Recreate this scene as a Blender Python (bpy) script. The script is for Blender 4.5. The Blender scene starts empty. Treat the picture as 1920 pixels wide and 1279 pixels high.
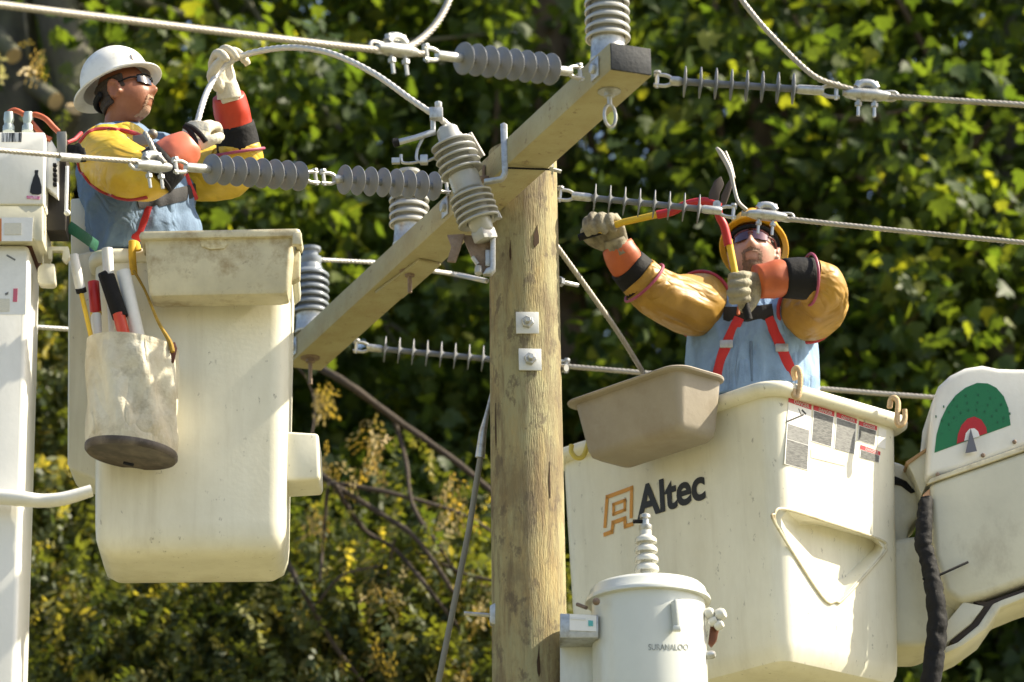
import bpy, bmesh, math, random
import numpy as np
from mathutils import Vector, Matrix, Quaternion, noise
random.seed(7); rng = np.random.default_rng(7)
R = math.radians
V = Vector; UP = Vector((0, 0, 1))
scene = bpy.context.scene
C = scene.collection

# ------------------------------------------------------------------ camera, sky, sun, exposure
F = 7000.0; PITCH = R(19.0); ROLL = R(1.07); CAM = V((0, 0, 3.0))
cam_d = bpy.data.cameras.new('camera'); cam = bpy.data.objects.new('camera', cam_d); C.objects.link(cam)
cam_d.sensor_width = 36; cam_d.lens = 36 * F / 1920; cam_d.clip_start = .1; cam_d.clip_end = 2000
CR = Matrix.Rotation(R(90) + PITCH, 3, 'X') @ Matrix.Rotation(-ROLL, 3, 'Z')
cam.matrix_world = Matrix.Translation(CAM) @ CR.to_4x4()
cam_d.dof.use_dof = True; cam_d.dof.focus_distance = 14.2; cam_d.dof.aperture_fstop = 2.2
scene.camera = cam
SUN_EL, SUN_AZ = R(43), math.atan2(1.0, 0.02)      # azimuth from +Y towards +X
sdir = V((math.sin(SUN_AZ) * math.cos(SUN_EL), math.cos(SUN_AZ) * math.cos(SUN_EL), math.sin(SUN_EL)))
world = bpy.data.worlds.new('World'); scene.world = world; world.use_nodes = True
wn = world.node_tree; sky = wn.nodes.new('ShaderNodeTexSky'); sky.sky_type = 'NISHITA'; sky.sun_disc = False
sky.sun_elevation = SUN_EL; sky.sun_rotation = SUN_AZ; sky.air_density = 1.0; sky.dust_density = 2.5; sky.ozone_density = .6
bg = wn.nodes['Background']; bg.inputs[1].default_value = 0.11; wn.links.new(sky.outputs[0], bg.inputs[0])
sl = bpy.data.lights.new('sun', 'SUN'); sl.energy = 5.0; sl.angle = R(.5); sl.color = (1, .90, .70)
so = bpy.data.objects.new('sun', sl); C.objects.link(so); so.rotation_euler = sdir.to_track_quat('Z', 'Y').to_euler(); so.location = (10, 0, 20)
vs = scene.view_settings; vs.view_transform = 'Standard'; vs.look = 'None'; vs.exposure = 1.16; vs.gamma = 1; vs.use_curve_mapping = False
scene.render.engine = 'CYCLES'; scene.cycles.use_denoising = True
scene.cycles.max_bounces = 8; scene.cycles.transparent_max_bounces = 6; scene.cycles.sample_clamp_indirect = 6

def ray(px, py): return CR @ V(((px - 960) / F, (639.5 - py) / F, -1))
def P(px, py, Y):
    d = ray(px, py); return CAM + d * (Y / d.y)
def PP(px, py, p0, n):
    d = ray(px, py); return CAM + d * ((p0 - CAM).dot(n) / d.dot(n))
def PL(px, py, A, L, near=True):           # point on a pixel's ray at distance L from A
    d = ray(px, py).normalized(); o = CAM - A; b = o.dot(d); c = o.dot(o) - L * L; q = max(b * b - c, 0)
    return CAM + d * (-b - math.sqrt(q) if near else -b + math.sqrt(q))
def MPP(Y, z=8.0): return (Y * math.cos(PITCH) + (z - CAM.z) * math.sin(PITCH)) / F   # metres per photo pixel

# ------------------------------------------------------------------ materials
MATS = {}
def mat(name, col, rough=.6, metal=0., var=.0, vscale=8., col2=None, bump=0., bscale=40., stretch=(1, 1, 1), spec=.5, coat=0., trans=0., thr=(.4, .7)):
    m = bpy.data.materials.new(name); m.use_nodes = True; nt = m.node_tree; N = nt.nodes; b = N['Principled BSDF']
    b.inputs['Roughness'].default_value = rough; b.inputs['Metallic'].default_value = metal
    b.inputs['Specular IOR Level'].default_value = spec; b.inputs['Coat Weight'].default_value = coat
    tc = N.new('ShaderNodeTexCoord'); mp = N.new('ShaderNodeMapping'); mp.inputs['Scale'].default_value = stretch
    nt.links.new(tc.outputs['Object'], mp.inputs[0])
    if col2 is not None or var:
        c2 = col2 if col2 is not None else tuple(c * (1 - var) for c in col)
        n1 = N.new('ShaderNodeTexNoise'); n1.inputs['Scale'].default_value = vscale; n1.inputs['Detail'].default_value = 7; n1.inputs['Roughness'].default_value = .65
        nt.links.new(mp.outputs[0], n1.inputs['Vector'])
        r = N.new('ShaderNodeMapRange'); r.inputs[1].default_value = thr[0]; r.inputs[2].default_value = thr[1]
        nt.links.new(n1.outputs[0], r.inputs[0])
        mx = N.new('ShaderNodeMix'); mx.data_type = 'RGBA'; mx.inputs[6].default_value = (*col, 1); mx.inputs[7].default_value = (*c2, 1)
        nt.links.new(r.outputs[0], mx.inputs[0]); nt.links.new(mx.outputs[2], b.inputs['Base Color'])
    else: b.inputs['Base Color'].default_value = (*col, 1)
    if bump:
        n2 = N.new('ShaderNodeTexNoise'); n2.inputs['Scale'].default_value = bscale; n2.inputs['Detail'].default_value = 5
        nt.links.new(mp.outputs[0], n2.inputs['Vector'])
        bp = N.new('ShaderNodeBump'); bp.inputs['Strength'].default_value = min(bump, 1); bp.inputs['Distance'].default_value = .01
        nt.links.new(n2.outputs[0], bp.inputs['Height']); nt.links.new(bp.outputs[0], b.inputs['Normal'])
    MATS[name] = m; return m
def layer(m, col, scale, lo, hi, stretch=(1, 1, 1), amt=1., detail=6):        # another noise layer (dirt, stains, knots) over the base colour
    nt = m.node_tree; N = nt.nodes; b = N['Principled BSDF']; inp = b.inputs['Base Color']
    tc = N.new('ShaderNodeTexCoord'); mp = N.new('ShaderNodeMapping'); mp.inputs['Scale'].default_value = stretch; mp.inputs['Location'].default_value = (scale * .37, 3.1, scale * .11)
    nt.links.new(tc.outputs['Object'], mp.inputs[0])
    n = N.new('ShaderNodeTexNoise'); n.inputs['Scale'].default_value = scale; n.inputs['Detail'].default_value = detail; n.inputs['Roughness'].default_value = .7
    nt.links.new(mp.outputs[0], n.inputs['Vector'])
    r = N.new('ShaderNodeMapRange'); r.inputs[1].default_value = lo - .07; r.inputs[2].default_value = hi - .08; r.inputs[4].default_value = amt
    nt.links.new(n.outputs[0], r.inputs[0])
    mx = N.new('ShaderNodeMix'); mx.data_type = 'RGBA'; mx.inputs[7].default_value = (*col, 1)
    if inp.is_linked: nt.links.new(inp.links[0].from_socket, mx.inputs[6])
    else: mx.inputs[6].default_value = inp.default_value
    nt.links.new(r.outputs[0], mx.inputs[0]); nt.links.new(mx.outputs[2], inp); return m

def folds(m, scale, dist, stretch=(1, 1, 1)):       # large soft cloth folds as relief
    nt = m.node_tree; N = nt.nodes; b = N['Principled BSDF']; tc = N.new('ShaderNodeTexCoord'); mp = N.new('ShaderNodeMapping'); mp.inputs['Scale'].default_value = stretch
    n = N.new('ShaderNodeTexNoise'); n.inputs['Scale'].default_value = scale; n.inputs['Detail'].default_value = 2.5; n.inputs['Distortion'].default_value = .8
    nt.links.new(tc.outputs['Object'], mp.inputs[0]); nt.links.new(mp.outputs[0], n.inputs['Vector'])
    a = N.new('ShaderNodeMath'); a.operation = 'SUBTRACT'; a.inputs[1].default_value = .5; nt.links.new(n.outputs[0], a.inputs[0])
    c = N.new('ShaderNodeMath'); c.operation = 'ABSOLUTE'; nt.links.new(a.outputs[0], c.inputs[0])
    bp = N.new('ShaderNodeBump'); bp.inputs['Strength'].default_value = 1; bp.inputs['Distance'].default_value = dist; nt.links.new(c.outputs[0], bp.inputs['Height'])
    inp = b.inputs['Normal']
    if inp.is_linked: nt.links.new(inp.links[0].from_socket, bp.inputs['Normal'])
    nt.links.new(bp.outputs[0], inp); return m
fibre = mat('cream_fibreglass', (.81, .785, .65), .38, var=.12, vscale=2.5, bump=.05, bscale=60, thr=(.35, .75))
layer(fibre, (.50, .45, .30), 1.6, .52, .8, (1, 1, .35), .5); layer(fibre, (.36, .31, .19), 7, .58, .8, (1.5, 1.5, .10), .22); layer(fibre, (.16, .14, .10), 34, .70, .78, (1, 1, .5), .7)
fibre_d = mat('dirty_fibreglass', (.66, .61, .44), .5, var=.25, vscale=6, bump=.15, bscale=50, thr=(.35, .7))
layer(fibre_d, (.28, .20, .09), 7, .55, .72, (1, 1, 1), .7); layer(fibre_d, (.16, .12, .07), 30, .68, .8, (1, 1, 1), .5)
boomw = mat('boom_white_gelcoat', (.78, .77, .72), .3, var=.06, vscale=3, bump=.04, bscale=70); layer(boomw, (.45, .42, .34), 3, .58, .8, (1, 1, .4), .35)
boomc = mat('boom_cream_shaded_gelcoat', (.62, .595, .465), .33, var=.15, vscale=3, bump=.05, bscale=60); layer(boomc, (.30, .26, .18), 5, .6, .8, (1, 1, .6), .5)  # cream beside the boom white; shade on the lower shells is put into it
traytan = mat('tan_plastic', (.33, .29, .235), .5, var=.15, vscale=5, bump=.1, bscale=60); layer(traytan, (.22, .17, .12), 4, .55, .75, amt=.5)
polew = mat('pine_pole', (.37, .29, .13), .85, col2=(.24, .175, .078), vscale=7, stretch=(5, 5, .5), bump=.6, bscale=50, thr=(.38, .66))
layer(polew, (.31, .305, .175), 3.0, .44, .62, (1.6, 1.6, .5), .75); layer(polew, (.14, .10, .055), 9, .56, .70, (2.2, 2.2, .3), .7); layer(polew, (.15, .11, .06), 4.2, .54, .68, (1.3, 1.3, .9), .6); layer(polew, (.10, .075, .05), 16, .62, .7, (1, 1, .6), .7)
armw = mat('crossarm_wood', (.40, .365, .215), .75, col2=(.33, .28, .145), vscale=5, stretch=(1, 1, 1), bump=.3, bscale=80)
layer(armw, (.30, .22, .11), 3, .55, .75, amt=.5); layer(armw, (.16, .11, .06), 22, .67, .75, amt=.7)
endcap = mat('black_end_sealant', (.022, .026, .032), .75, var=.4, vscale=20, bump=.2, bscale=60)
poly = mat('grey_polymer', (.165, .18, .205), .5, var=.12, vscale=20); layer(poly, (.30, .27, .22), 14, .5, .75, amt=.4)
porc = mat('grey_porcelain', (.40, .405, .385), .22, var=.1, vscale=12, coat=.3); layer(porc, (.28, .25, .20), 10, .55, .75, amt=.5)
porcb = mat('blue_grey_porcelain', (.20, .225, .255), .25, var=.1, vscale=12, coat=.3)
galv = mat('galvanised_steel', (.52, .53, .52), .45, .75, var=.25, vscale=40); layer(galv, (.27, .23, .18), 30, .58, .75, amt=.6)
rusty = mat('rusted_steel', (.22, .16, .12), .75, .3, col2=(.33, .25, .19), vscale=25, bump=.4, bscale=80)
wirem = mat('aluminium_strand', (.40, .375, .33), .55, .45, var=.25, vscale=30)
wireb = mat('bare_bright_wire', (.60, .59, .56), .4, .3, var=.1, vscale=30)
tank = mat('transformer_grey_paint', (.62, .645, .615), .3, var=.06, vscale=4, coat=.2); layer(tank, (.38, .36, .30), 4, .58, .78, (1, 1, .3), .4)
bushp = mat('bushing_porcelain', (.60, .60, .55), .2, var=.1, vscale=15, coat=.4)
blackr = mat('black_rubber', (.009, .009, .010), .75, spec=.25, var=.3, vscale=20, bump=.3, bscale=60)
blackp = mat('black_print', (.012, .012, .013), .6); orangep = mat('orange_print', (.60, .27, .02), .5); redp = mat('red_print', (.50, .02, .035), .5)
whitep = mat('white_label', (.80, .80, .78), .5, var=.08, vscale=40); greenp = mat('green_dial', (.006, .155, .05), .45, col2=(.005, .095, .035), vscale=60, thr=(.58, .7))
greytext = mat('grey_small_print', (.05, .052, .052), .55, col2=(.16, .165, .16), vscale=90, stretch=(.5, .5, 3), thr=(.4, .62))
greytext2 = mat('grey_faint_print', (.20, .205, .20), .55, col2=(.09, .09, .095), vscale=90, stretch=(.5, .5, 3), thr=(.45, .65))
faint = mat('faint_print', (.70, .67, .55), .5, col2=(.55, .53, .46), vscale=90, stretch=(1, 1, 5))
palegrey = mat('pale_grey_print', (.66, .67, .67), .5); tealp = mat('teal_print', (.1, .42, .42), .5)
skinT = mat('tanned_skin', (.25, .085, .036), .5, col2=(.30, .115, .056), vscale=16, bump=.08, bscale=120)
skinP = mat('fair_skin', (.45, .24, .17), .5, col2=(.38, .165, .11), vscale=16, bump=.08, bscale=120)
hairm = mat('dark_hair', (.035, .022, .014), .7, bump=.5, bscale=150); beardm = mat('stubble', (.13, .075, .045), .8, col2=(.25, .14, .09), vscale=120, bump=.3, bscale=150)
beardg = mat('sandy_goatee', (.32, .19, .12), .8, col2=(.40, .24, .15), vscale=90, bump=.4, bscale=150)
hatw = mat('white_hat_shell', (.80, .79, .74), .35, var=.06, vscale=10); layer(hatw, (.50, .47, .40), 14, .58, .75, amt=.5)
haty = mat('yellow_hat_shell', (.72, .37, .02), .35, var=.12, vscale=10)
denim = mat('blue_chambray', (.13, .20, .30), .85, col2=(.10, .155, .24), vscale=9, bump=.25, bscale=160)
denim2 = mat('pale_blue_chambray', (.23, .355, .54), .85, col2=(.17, .265, .41), vscale=7, bump=.25, bscale=160)
trous = mat('navy_work_trousers', (.03, .04, .07), .85)
yell = mat('yellow_rubber_sleeve', (.62, .42, .03), .45, col2=(.50, .31, .025), vscale=7, bump=.08, bscale=50)
yelld = mat('shaded_yellow_rubber_sleeve', (.38, .215, .028), .5, col2=(.26, .14, .022), vscale=5, bump=.12, bscale=50)  # brownish copy of the yellow sleeve, with this worker's shade put into the colour
redtrim = mat('dark_red_trim', (.32, .018, .025), .5); redg = mat('red_rubber_glove', (.46, .035, .010), .42, col2=(.36, .025, .008), vscale=10)
orang = mat('orange_rubber_glove', (.44, .10, .025), .5, col2=(.30, .06, .018), vscale=9); salm = mat('salmon_rubber_glove', (.66, .17, .09), .4, var=.15, vscale=8)
leath = mat('cream_leather', (.58, .54, .43), .7, col2=(.50, .44, .33), vscale=16, bump=.35, bscale=90)
leathd = mat('grimy_leather', (.27, .245, .17), .75, col2=(.10, .08, .055), vscale=14, bump=.4, bscale=90, thr=(.45, .68))
webr = mat('red_webbing', (.50, .025, .025), .75, bump=.3, bscale=200); webb = mat('black_webbing', (.018, .018, .02), .8, bump=.3, bscale=200)
webg = mat('green_webbing', (.006, .09, .05), .75, bump=.3, bscale=200); weby = mat('yellow_webbing', (.68, .40, .02), .7, var=.4, vscale=12)
glassd = mat('smoked_lens', (.012, .012, .016), .06, coat=1.); glassr = mat('amber_mirror_lens', (.10, .045, .06), .05, metal=.6, coat=1.)
canvas = mat('soiled_canvas', (.66, .62, .50), .85, col2=(.46, .39, .26), vscale=5, bump=.3, bscale=110); layer(canvas, (.25, .20, .12), 6, .58, .76, amt=.7)
brownl = mat('brown_leather_tab', (.10, .032, .018), .6); rope = mat('tan_rope', (.62, .44, .25), .8, var=.3, vscale=60, bump=.5, bscale=150)
hosem = mat('orange_hose', (.42, .095, .035), .5, var=.2, vscale=20); tooly = mat('yellow_tool_shaft', (.68, .44, .02), .45, var=.2, vscale=14); toolr = mat('red_tool_paint', (.44, .015, .015), .4, var=.2, vscale=12)
barkg = mat('grey_bark', (.13, .12, .095), .9, col2=(.055, .05, .04), vscale=9, stretch=(1, 1, .35), bump=1, bscale=18); layer(barkg, (.16, .17, .09), 3, .5, .7, amt=.6)
barkb = mat('brown_bark', (.19, .135, .085), .9, col2=(.08, .055, .035), vscale=9, stretch=(1, 1, .35), bump=1, bscale=18)
twigm = mat('dead_twig_bark', (.06, .044, .032), .9, var=.4, vscale=14, bump=.6, bscale=40); cutw = mat('cut_wood', (.55, .40, .22), .8, var=.2)
grassm = mat('bounce_tinted_ground', (.17, .155, .075), .9, col2=(.13, .125, .06), vscale=1.2)  # ground out of view, its tint chosen for the warm light it throws upward
folds(denim, 8, .05, (1, 1, .6)); folds(denim2, 7, .055, (1, 1, .4)); folds(yell, 4.2, .05, (1, 1, 1.8)); folds(yelld, 4.2, .06, (1, 1, 1.8)); folds(canvas, 9, .03, (1, 1, .5))

def leafmat(name, a, b, c, tr=.35):
    m = bpy.data.materials.new(name); m.use_nodes = True; nt = m.node_tree; N = nt.nodes; pb = N['Principled BSDF']; out = N['Material Output']
    at = N.new('ShaderNodeAttribute'); at.attribute_name = 'tint'
    cr = N.new('ShaderNodeValToRGB'); e = cr.color_ramp.elements; e[0].color = (*a, 1); e[1].color = (*c, 1); e[0].position = 0; e[1].position = 1
    x = cr.color_ramp.elements.new(.6); x.color = (*b, 1)
    nt.links.new(at.outputs['Fac'], cr.inputs[0]); nt.links.new(cr.outputs[0], pb.inputs['Base Color']); pb.inputs['Roughness'].default_value = .5; pb.inputs['Specular IOR Level'].default_value = .35
    t = N.new('ShaderNodeBsdfTranslucent'); g = N.new('ShaderNodeMix'); g.data_type = 'RGBA'; g.blend_type = 'MULTIPLY'; g.inputs[0].default_value = 1; g.inputs[7].default_value = (2.6, 2.3, .5, 1)
    nt.links.new(cr.outputs[0], g.inputs[6]); nt.links.new(g.outputs[2], t.inputs[0])
    ms = N.new('ShaderNodeMixShader'); ms.inputs[0].default_value = tr
    nt.links.new(pb.outputs[0], ms.inputs[1]); nt.links.new(t.outputs[0], ms.inputs[2]); nt.links.new(ms.outputs[0], out.inputs[0]); return m
leafA = leafmat('maple_leaf', (.043, .078, .023), (.075, .114, .032), (.22, .24, .046), .54)
leafB = leafmat('deep_green_leaf', (.042, .074, .024), (.070, .106, .031), (.15, .175, .04), .53)
leafC = leafmat('cedar_spray', (.042, .063, .023), (.100, .120, .042), (.42, .38, .15), .42)  # the pale last colour paints sunlit bits onto random sprays
leafD = leafmat('dry_seed_cluster', (.20, .17, .06), (.36, .28, .11), (.46, .33, .14), .3)

# ------------------------------------------------------------------ mesh helpers
ORG = {}
class B:
    def __init__(s): s.v = []; s.f = []
    def add(s, vs, fs): o = len(s.v); s.v += [V(p) for p in vs]; s.f += [tuple(i + o for i in f) for f in fs]; return s
    def box(s, c, sx, sy, sz, M=None):
        M = M or Matrix.Identity(3); c = V(c)
        p = [c + M @ V((x * sx / 2, y * sy / 2, z * sz / 2)) for x in (-1, 1) for y in (-1, 1) for z in (-1, 1)]
        return s.add(p, [(0, 1, 3, 2), (4, 6, 7, 5), (0, 4, 5, 1), (2, 3, 7, 6), (0, 2, 6, 4), (1, 5, 7, 3)])
    def rings(s, rs, cap0=True, cap1=True, closed=True):
        n = len(rs[0]); vs = [p for r in rs for p in r]; fs = []
        for i in range(len(rs) - 1):
            for j in range(n if closed else n - 1):
                k = (j + 1) % n; fs.append((i * n + j, i * n + k, (i + 1) * n + k, (i + 1) * n + j))
        if cap0: fs.append(tuple(range(n - 1, -1, -1)))
        if cap1: fs.append(tuple((len(rs) - 1) * n + j for j in range(n)))
        return s.add(vs, fs)
    def tube(s, pts, r, n=10, res=0, lobes=0, twist=0., cap=True, b=None, side=None):
        pts = [V(p) for p in pts]
        rr = list(r) if isinstance(r, (list, tuple)) else [r] * len(pts)
        bb = list(b) if isinstance(b, (list, tuple)) else ([b] * len(pts) if b else rr)
        if res:
            pts, ex = spline(pts, res, [rr, bb]); rr, bb = ex
        t0 = (pts[1] - pts[0]).normalized()
        u = V(side) if side is not None else (V((0, 0, 1)) if abs(t0.z) < .8 else V((1, 0, 0)))
        rs = []; L = 0
        for i, p in enumerate(pts):
            t = (pts[min(i + 1, len(pts) - 1)] - pts[max(i - 1, 0)]).normalized()
            if side is not None: u = V(side)
            u = (u - t * u.dot(t)).normalized(); w = t.cross(u)
            if i: L += (p - pts[i - 1]).length
            ring = []
            for j in range(n):
                a = 2 * math.pi * j / n; k = 1 + (.10 * math.cos(lobes * a) if lobes else 0); aa = a + twist * L
                ring.append(p + u * (math.cos(aa) * rr[i] * k) + w * (math.sin(aa) * bb[i] * k))
            rs.append(ring)
        return s.rings(rs, cap, cap)
    def lathe(s, prof, o, ax, n=28, cap=True):      # prof: (radius, height along axis)
        o = V(o); ax = V(ax).normalized(); u = ax.orthogonal().normalized(); w = ax.cross(u)
        return s.rings([[o + ax * h + (u * math.cos(2 * math.pi * j / n) + w * math.sin(2 * math.pi * j / n)) * max(r, 1e-4) for j in range(n)] for r, h in prof], cap, cap)
    def ball(s, c, rx, ry=None, rz=None, M=None, n=16, m=10):
        ry = ry or rx; rz = rz or rx; M = M or Matrix.Identity(3); c = V(c)
        rs = []
        for i in range(m + 1):
            th = math.pi * (i + .02) / (m + .04)
            rs.append([c + M @ V((rx * math.sin(th) * math.cos(2 * math.pi * j / n), ry * math.sin(th) * math.sin(2 * math.pi * j / n), -rz * math.cos(th))) for j in range(n)])
        return s.rings(rs)
    def prism(s, poly, ext):
        poly = [V(p) for p in poly]; ext = V(ext); n = len(poly)
        return s.add(poly + [p + ext for p in poly], [tuple(range(n)), tuple(range(2 * n - 1, n - 1, -1))] + [(i, i + n, (i + 1) % n + n, (i + 1) % n) for i in range(n)])
def spline(pts, res, extra=()):
    out = []; ex = [[] for _ in extra]; n = len(pts)
    for i in range(n - 1):
        p0, p1, p2, p3 = pts[max(i - 1, 0)], pts[i], pts[i + 1], pts[min(i + 2, n - 1)]
        for k in range(res + (1 if i == n - 2 else 0)):
            t = k / res
            out.append(.5 * ((2 * p1) + (p2 - p0) * t + (2 * p0 - 5 * p1 + 4 * p2 - p3) * t * t + (3 * p1 - p0 - 3 * p2 + p3) * t ** 3))
            for e, src in zip(ex, extra): e.append(src[i] * (1 - t) + src[i + 1] * t)
    return out, ex
def finish(me, m, smooth=40):
    me.materials.append(m); me.shade_smooth()
    if smooth < 180: me.set_sharp_from_angle(angle=R(smooth))
def tag(o, label=None, cat=None, group=None, kind=None):
    for k, x in (('label', label), ('category', cat), ('group', group), ('kind', kind)):
        if x: o[k] = x
    return o
def put(o, parent, base):
    C.objects.link(o)
    if parent is not None: o.parent = parent; ORG[o.name] = ORG[parent.name]
    else: o.location = base; ORG[o.name] = V(base)
def thing(name, label, cat, base, group=None):
    o = bpy.data.objects.new(name, None); o.empty_display_size = .1; put(o, None, V(base)); return tag(o, label, cat, group)
def remesh(me, vox, smooth_it=6, fac=.5):
    o = bpy.data.objects.new('tmp', me); C.objects.link(o)
    md = o.modifiers.new('r', 'REMESH'); md.mode = 'VOXEL'; md.voxel_size = vox
    if smooth_it: s = o.modifiers.new('s', 'SMOOTH'); s.iterations = smooth_it; s.factor = fac
    dg = bpy.context.evaluated_depsgraph_get(); nm = bpy.data.meshes.new_from_object(o.evaluated_get(dg)); bpy.data.objects.remove(o); return nm
def wrinkle(me, amp, fr, st=(1, 1, 1), off=0):
    me.update(); cs = [v.co.copy() for v in me.vertices]; ns = [v.normal.copy() for v in me.vertices]
    for v, c, n in zip(me.vertices, cs, ns):
        q = V((c.x * st[0], c.y * st[1], c.z * st[2])) * fr + V((off, off, off)); h = noise.noise(q) + .5 * noise.noise(q * 2.1); h = 1 - 2.2 * abs(h)
        v.co = c + n * amp * h
def build(b, name, m, parent=None, base=None, bev=0, seg=2, smooth=40, vox=0, sm=6, wr=None, fixn=True):
    org = ORG[parent.name] if parent is not None else V(base)
    me = bpy.data.meshes.new(name); me.from_pydata([tuple(p - org) for p in b.v], [], b.f); me.update()
    if vox: me = remesh(me, vox, sm); me.name = name
    else:
        bm = bmesh.new(); bm.from_mesh(me)
        if bev:
            bmesh.ops.remove_doubles(bm, verts=bm.verts, dist=1e-5)
            es = [e for e in bm.edges if len(e.link_faces) == 2 and e.calc_face_angle(0) > R(28)]
            bmesh.ops.bevel(bm, geom=es, offset=bev, segments=seg, profile=.5, affect='EDGES', clamp_overlap=True)
        if fixn: bmesh.ops.recalc_face_normals(bm, faces=bm.faces)
        bm.to_mesh(me); bm.free()
    if wr: wrinkle(me, *wr)
    finish(me, m, smooth)
    o = bpy.data.objects.new(name, me); put(o, parent, base); return o
def inst(me, name, parent, M):                       # one more object that shares mesh data, M = world matrix
    o = bpy.data.objects.new(name, me); put(o, parent, None); o.matrix_local = Matrix.Translation(-ORG[parent.name]) @ M; return o
def meshof(b, name, m, bev=0, smooth=40):
    me = bpy.data.meshes.new(name); me.from_pydata([tuple(p) for p in b.v], [], b.f); bm = bmesh.new(); bm.from_mesh(me)
    if bev: bmesh.ops.bevel(bm, geom=[e for e in bm.edges if len(e.link_faces) == 2 and e.calc_face_angle(0) > R(28)], offset=bev, segments=2, profile=.5, affect='EDGES', clamp_overlap=True)
    bmesh.ops.recalc_face_normals(bm, faces=bm.faces); bm.to_mesh(me); bm.free(); finish(me, m, smooth); return me
def frame(o, z, x=None):                              # 4x4 with local Z along z
    z = V(z).normalized(); x = V(x) if x is not None else z.orthogonal(); x = (x - z * x.dot(z)).normalized(); y = z.cross(x)
    M = Matrix((x, y, z)).transposed().to_4x4(); M.translation = V(o); return M
from mathutils.bvhtree import BVHTree
def hug(objs, pts, off=.004, res=6, seek=None):     # lay a line of pixels onto the surface of objects already built
    trees = []
    for o in objs:
        mw = Matrix.Translation(ORG[o.name]); trees.append(BVHTree.FromPolygons([mw @ v.co for v in o.data.vertices], [tuple(p.vertices) for p in o.data.polygons]))
    q = [V((x, y, 0)) for x, y in pts]
    if res: q, _ = spline(q, res)
    out = []; last = None
    for p in q:
        best = None; px, py = p.x, p.y
        for k in range(14):
            d = ray(px, py).normalized()
            for t in trees:
                h = t.ray_cast(CAM, d)
                if h[0] is not None and (best is None or h[3] < best[1]): best = (h[0], h[3], h[1])
            if best or seek is None: break
            px += (seek[0] - p.x) * .04; py += (seek[1] - p.y) * .04
        if best: out.append(best[0] - d * off)
    return out
def pxpoly(pts, Y, depth, back=0): return [P(x, y, Y) for x, y in pts], V((0, depth, 0))
def ext(name, pts, Y, depth, m, parent=None, base=None, bev=.006, seg=2):
    p, e = pxpoly(pts, Y, depth); return build(B().prism(p, e), name, m, parent, base, bev, seg)

# ------------------------------------------------------------------ ground
g = B(); g.add([(-300, -60, 0), (300, -60, 0), (300, 500, 0), (-300, 500, 0)], [(0, 1, 2, 3)])
tag(build(g, 'ground', grassm, None, (0, 0, 0)), 'unseen ground below the power line, tinted for its warm bounce', None, None, 'structure')
# ------------------------------------------------------------------ trees
def leaf_template(kind):
    if kind == 'maple':      # folded five-lobed blade: outline + centre line
        o = [(0, 0), (.30, .02), (.50, .30), (.30, .34), (.36, .62), (.16, .60), (0, 1), (-.16, .60), (-.36, .62), (-.30, .34), (-.50, .30), (-.30, .02)]
        v = [(x, y, .10 * abs(x) - .16 * y * y) for x, y in o] + [(0, .38, -.05)]; n = len(o)
        return np.array(v), [(i, (i + 1) % n, n) for i in range(n)]
    if kind == 'oval':
        v = [(0, 0, 0), (.28, .35, .08), (.24, .7, .04), (0, 1, -.1), (-.24, .7, .04), (-.28, .35, .08), (0, .45, -.03)]
        return np.array(v), [(i, (i + 1) % 6, 6) for i in range(6)]
    if kind == 'cedar':      # drooping spray: a bent stem of small forked blades
        v = []; f = []; q = random.Random(3)
        for k in range(16):
            t = k / 15; a = q.uniform(0, 6.28); y = t + q.uniform(-.05, .05); z = -.45 * t * t; ln = q.uniform(.2, .42) * (1 - .4 * t); w = q.uniform(.05, .10); b = len(v)
            d = np.array((math.cos(a) * .8, q.uniform(.2, .9), math.sin(a) * .8)); d = d / np.linalg.norm(d) * ln; sd = np.cross(d, (0, 0, 1)); sd = sd / np.linalg.norm(sd) * w; c = np.array((0, y, z))
            v += [tuple(c), tuple(c + d * .5 + sd), tuple(c + d), tuple(c + d * .6 - sd)]; f += [(b, b + 1, b + 2), (b, b + 2, b + 3)]
        return np.array(v), f
    v = []; f = []
    for k in range(8):       # seed cluster: hanging small wings
        t = k / 7; a = k * 2.4; b = len(v); c = np.array((.16 * math.cos(a), t, .16 * math.sin(a)))
        v += [tuple(c), tuple(c + (.10, .05, .03)), tuple(c + (.05, .26, .0)), tuple(c + (-.07, .16, .05))]; f += [(b, b + 1, b + 2), (b, b + 2, b + 3)]
    return np.array(v), f
def quats(n, droop, spread):     # random rotations: leaf length hangs outward and down
    az = rng.uniform(0, 2 * np.pi, n); el = rng.normal(droop, spread, n); ro = rng.normal(0, .9, n)
    y = np.stack([np.cos(az) * np.cos(el), np.sin(az) * np.cos(el), np.sin(el)], 1); up = np.tile((0, 0, 1.), (n, 1)) + rng.normal(0, .25, (n, 3))
    x = np.cross(y, up); x /= np.linalg.norm(x, axis=1)[:, None]; z = np.cross(x, y)
    c, s = np.cos(ro)[:, None], np.sin(ro)[:, None]; x2 = x * c + z * s; z2 = z * c - x * s
    return x2, y, z2
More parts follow.
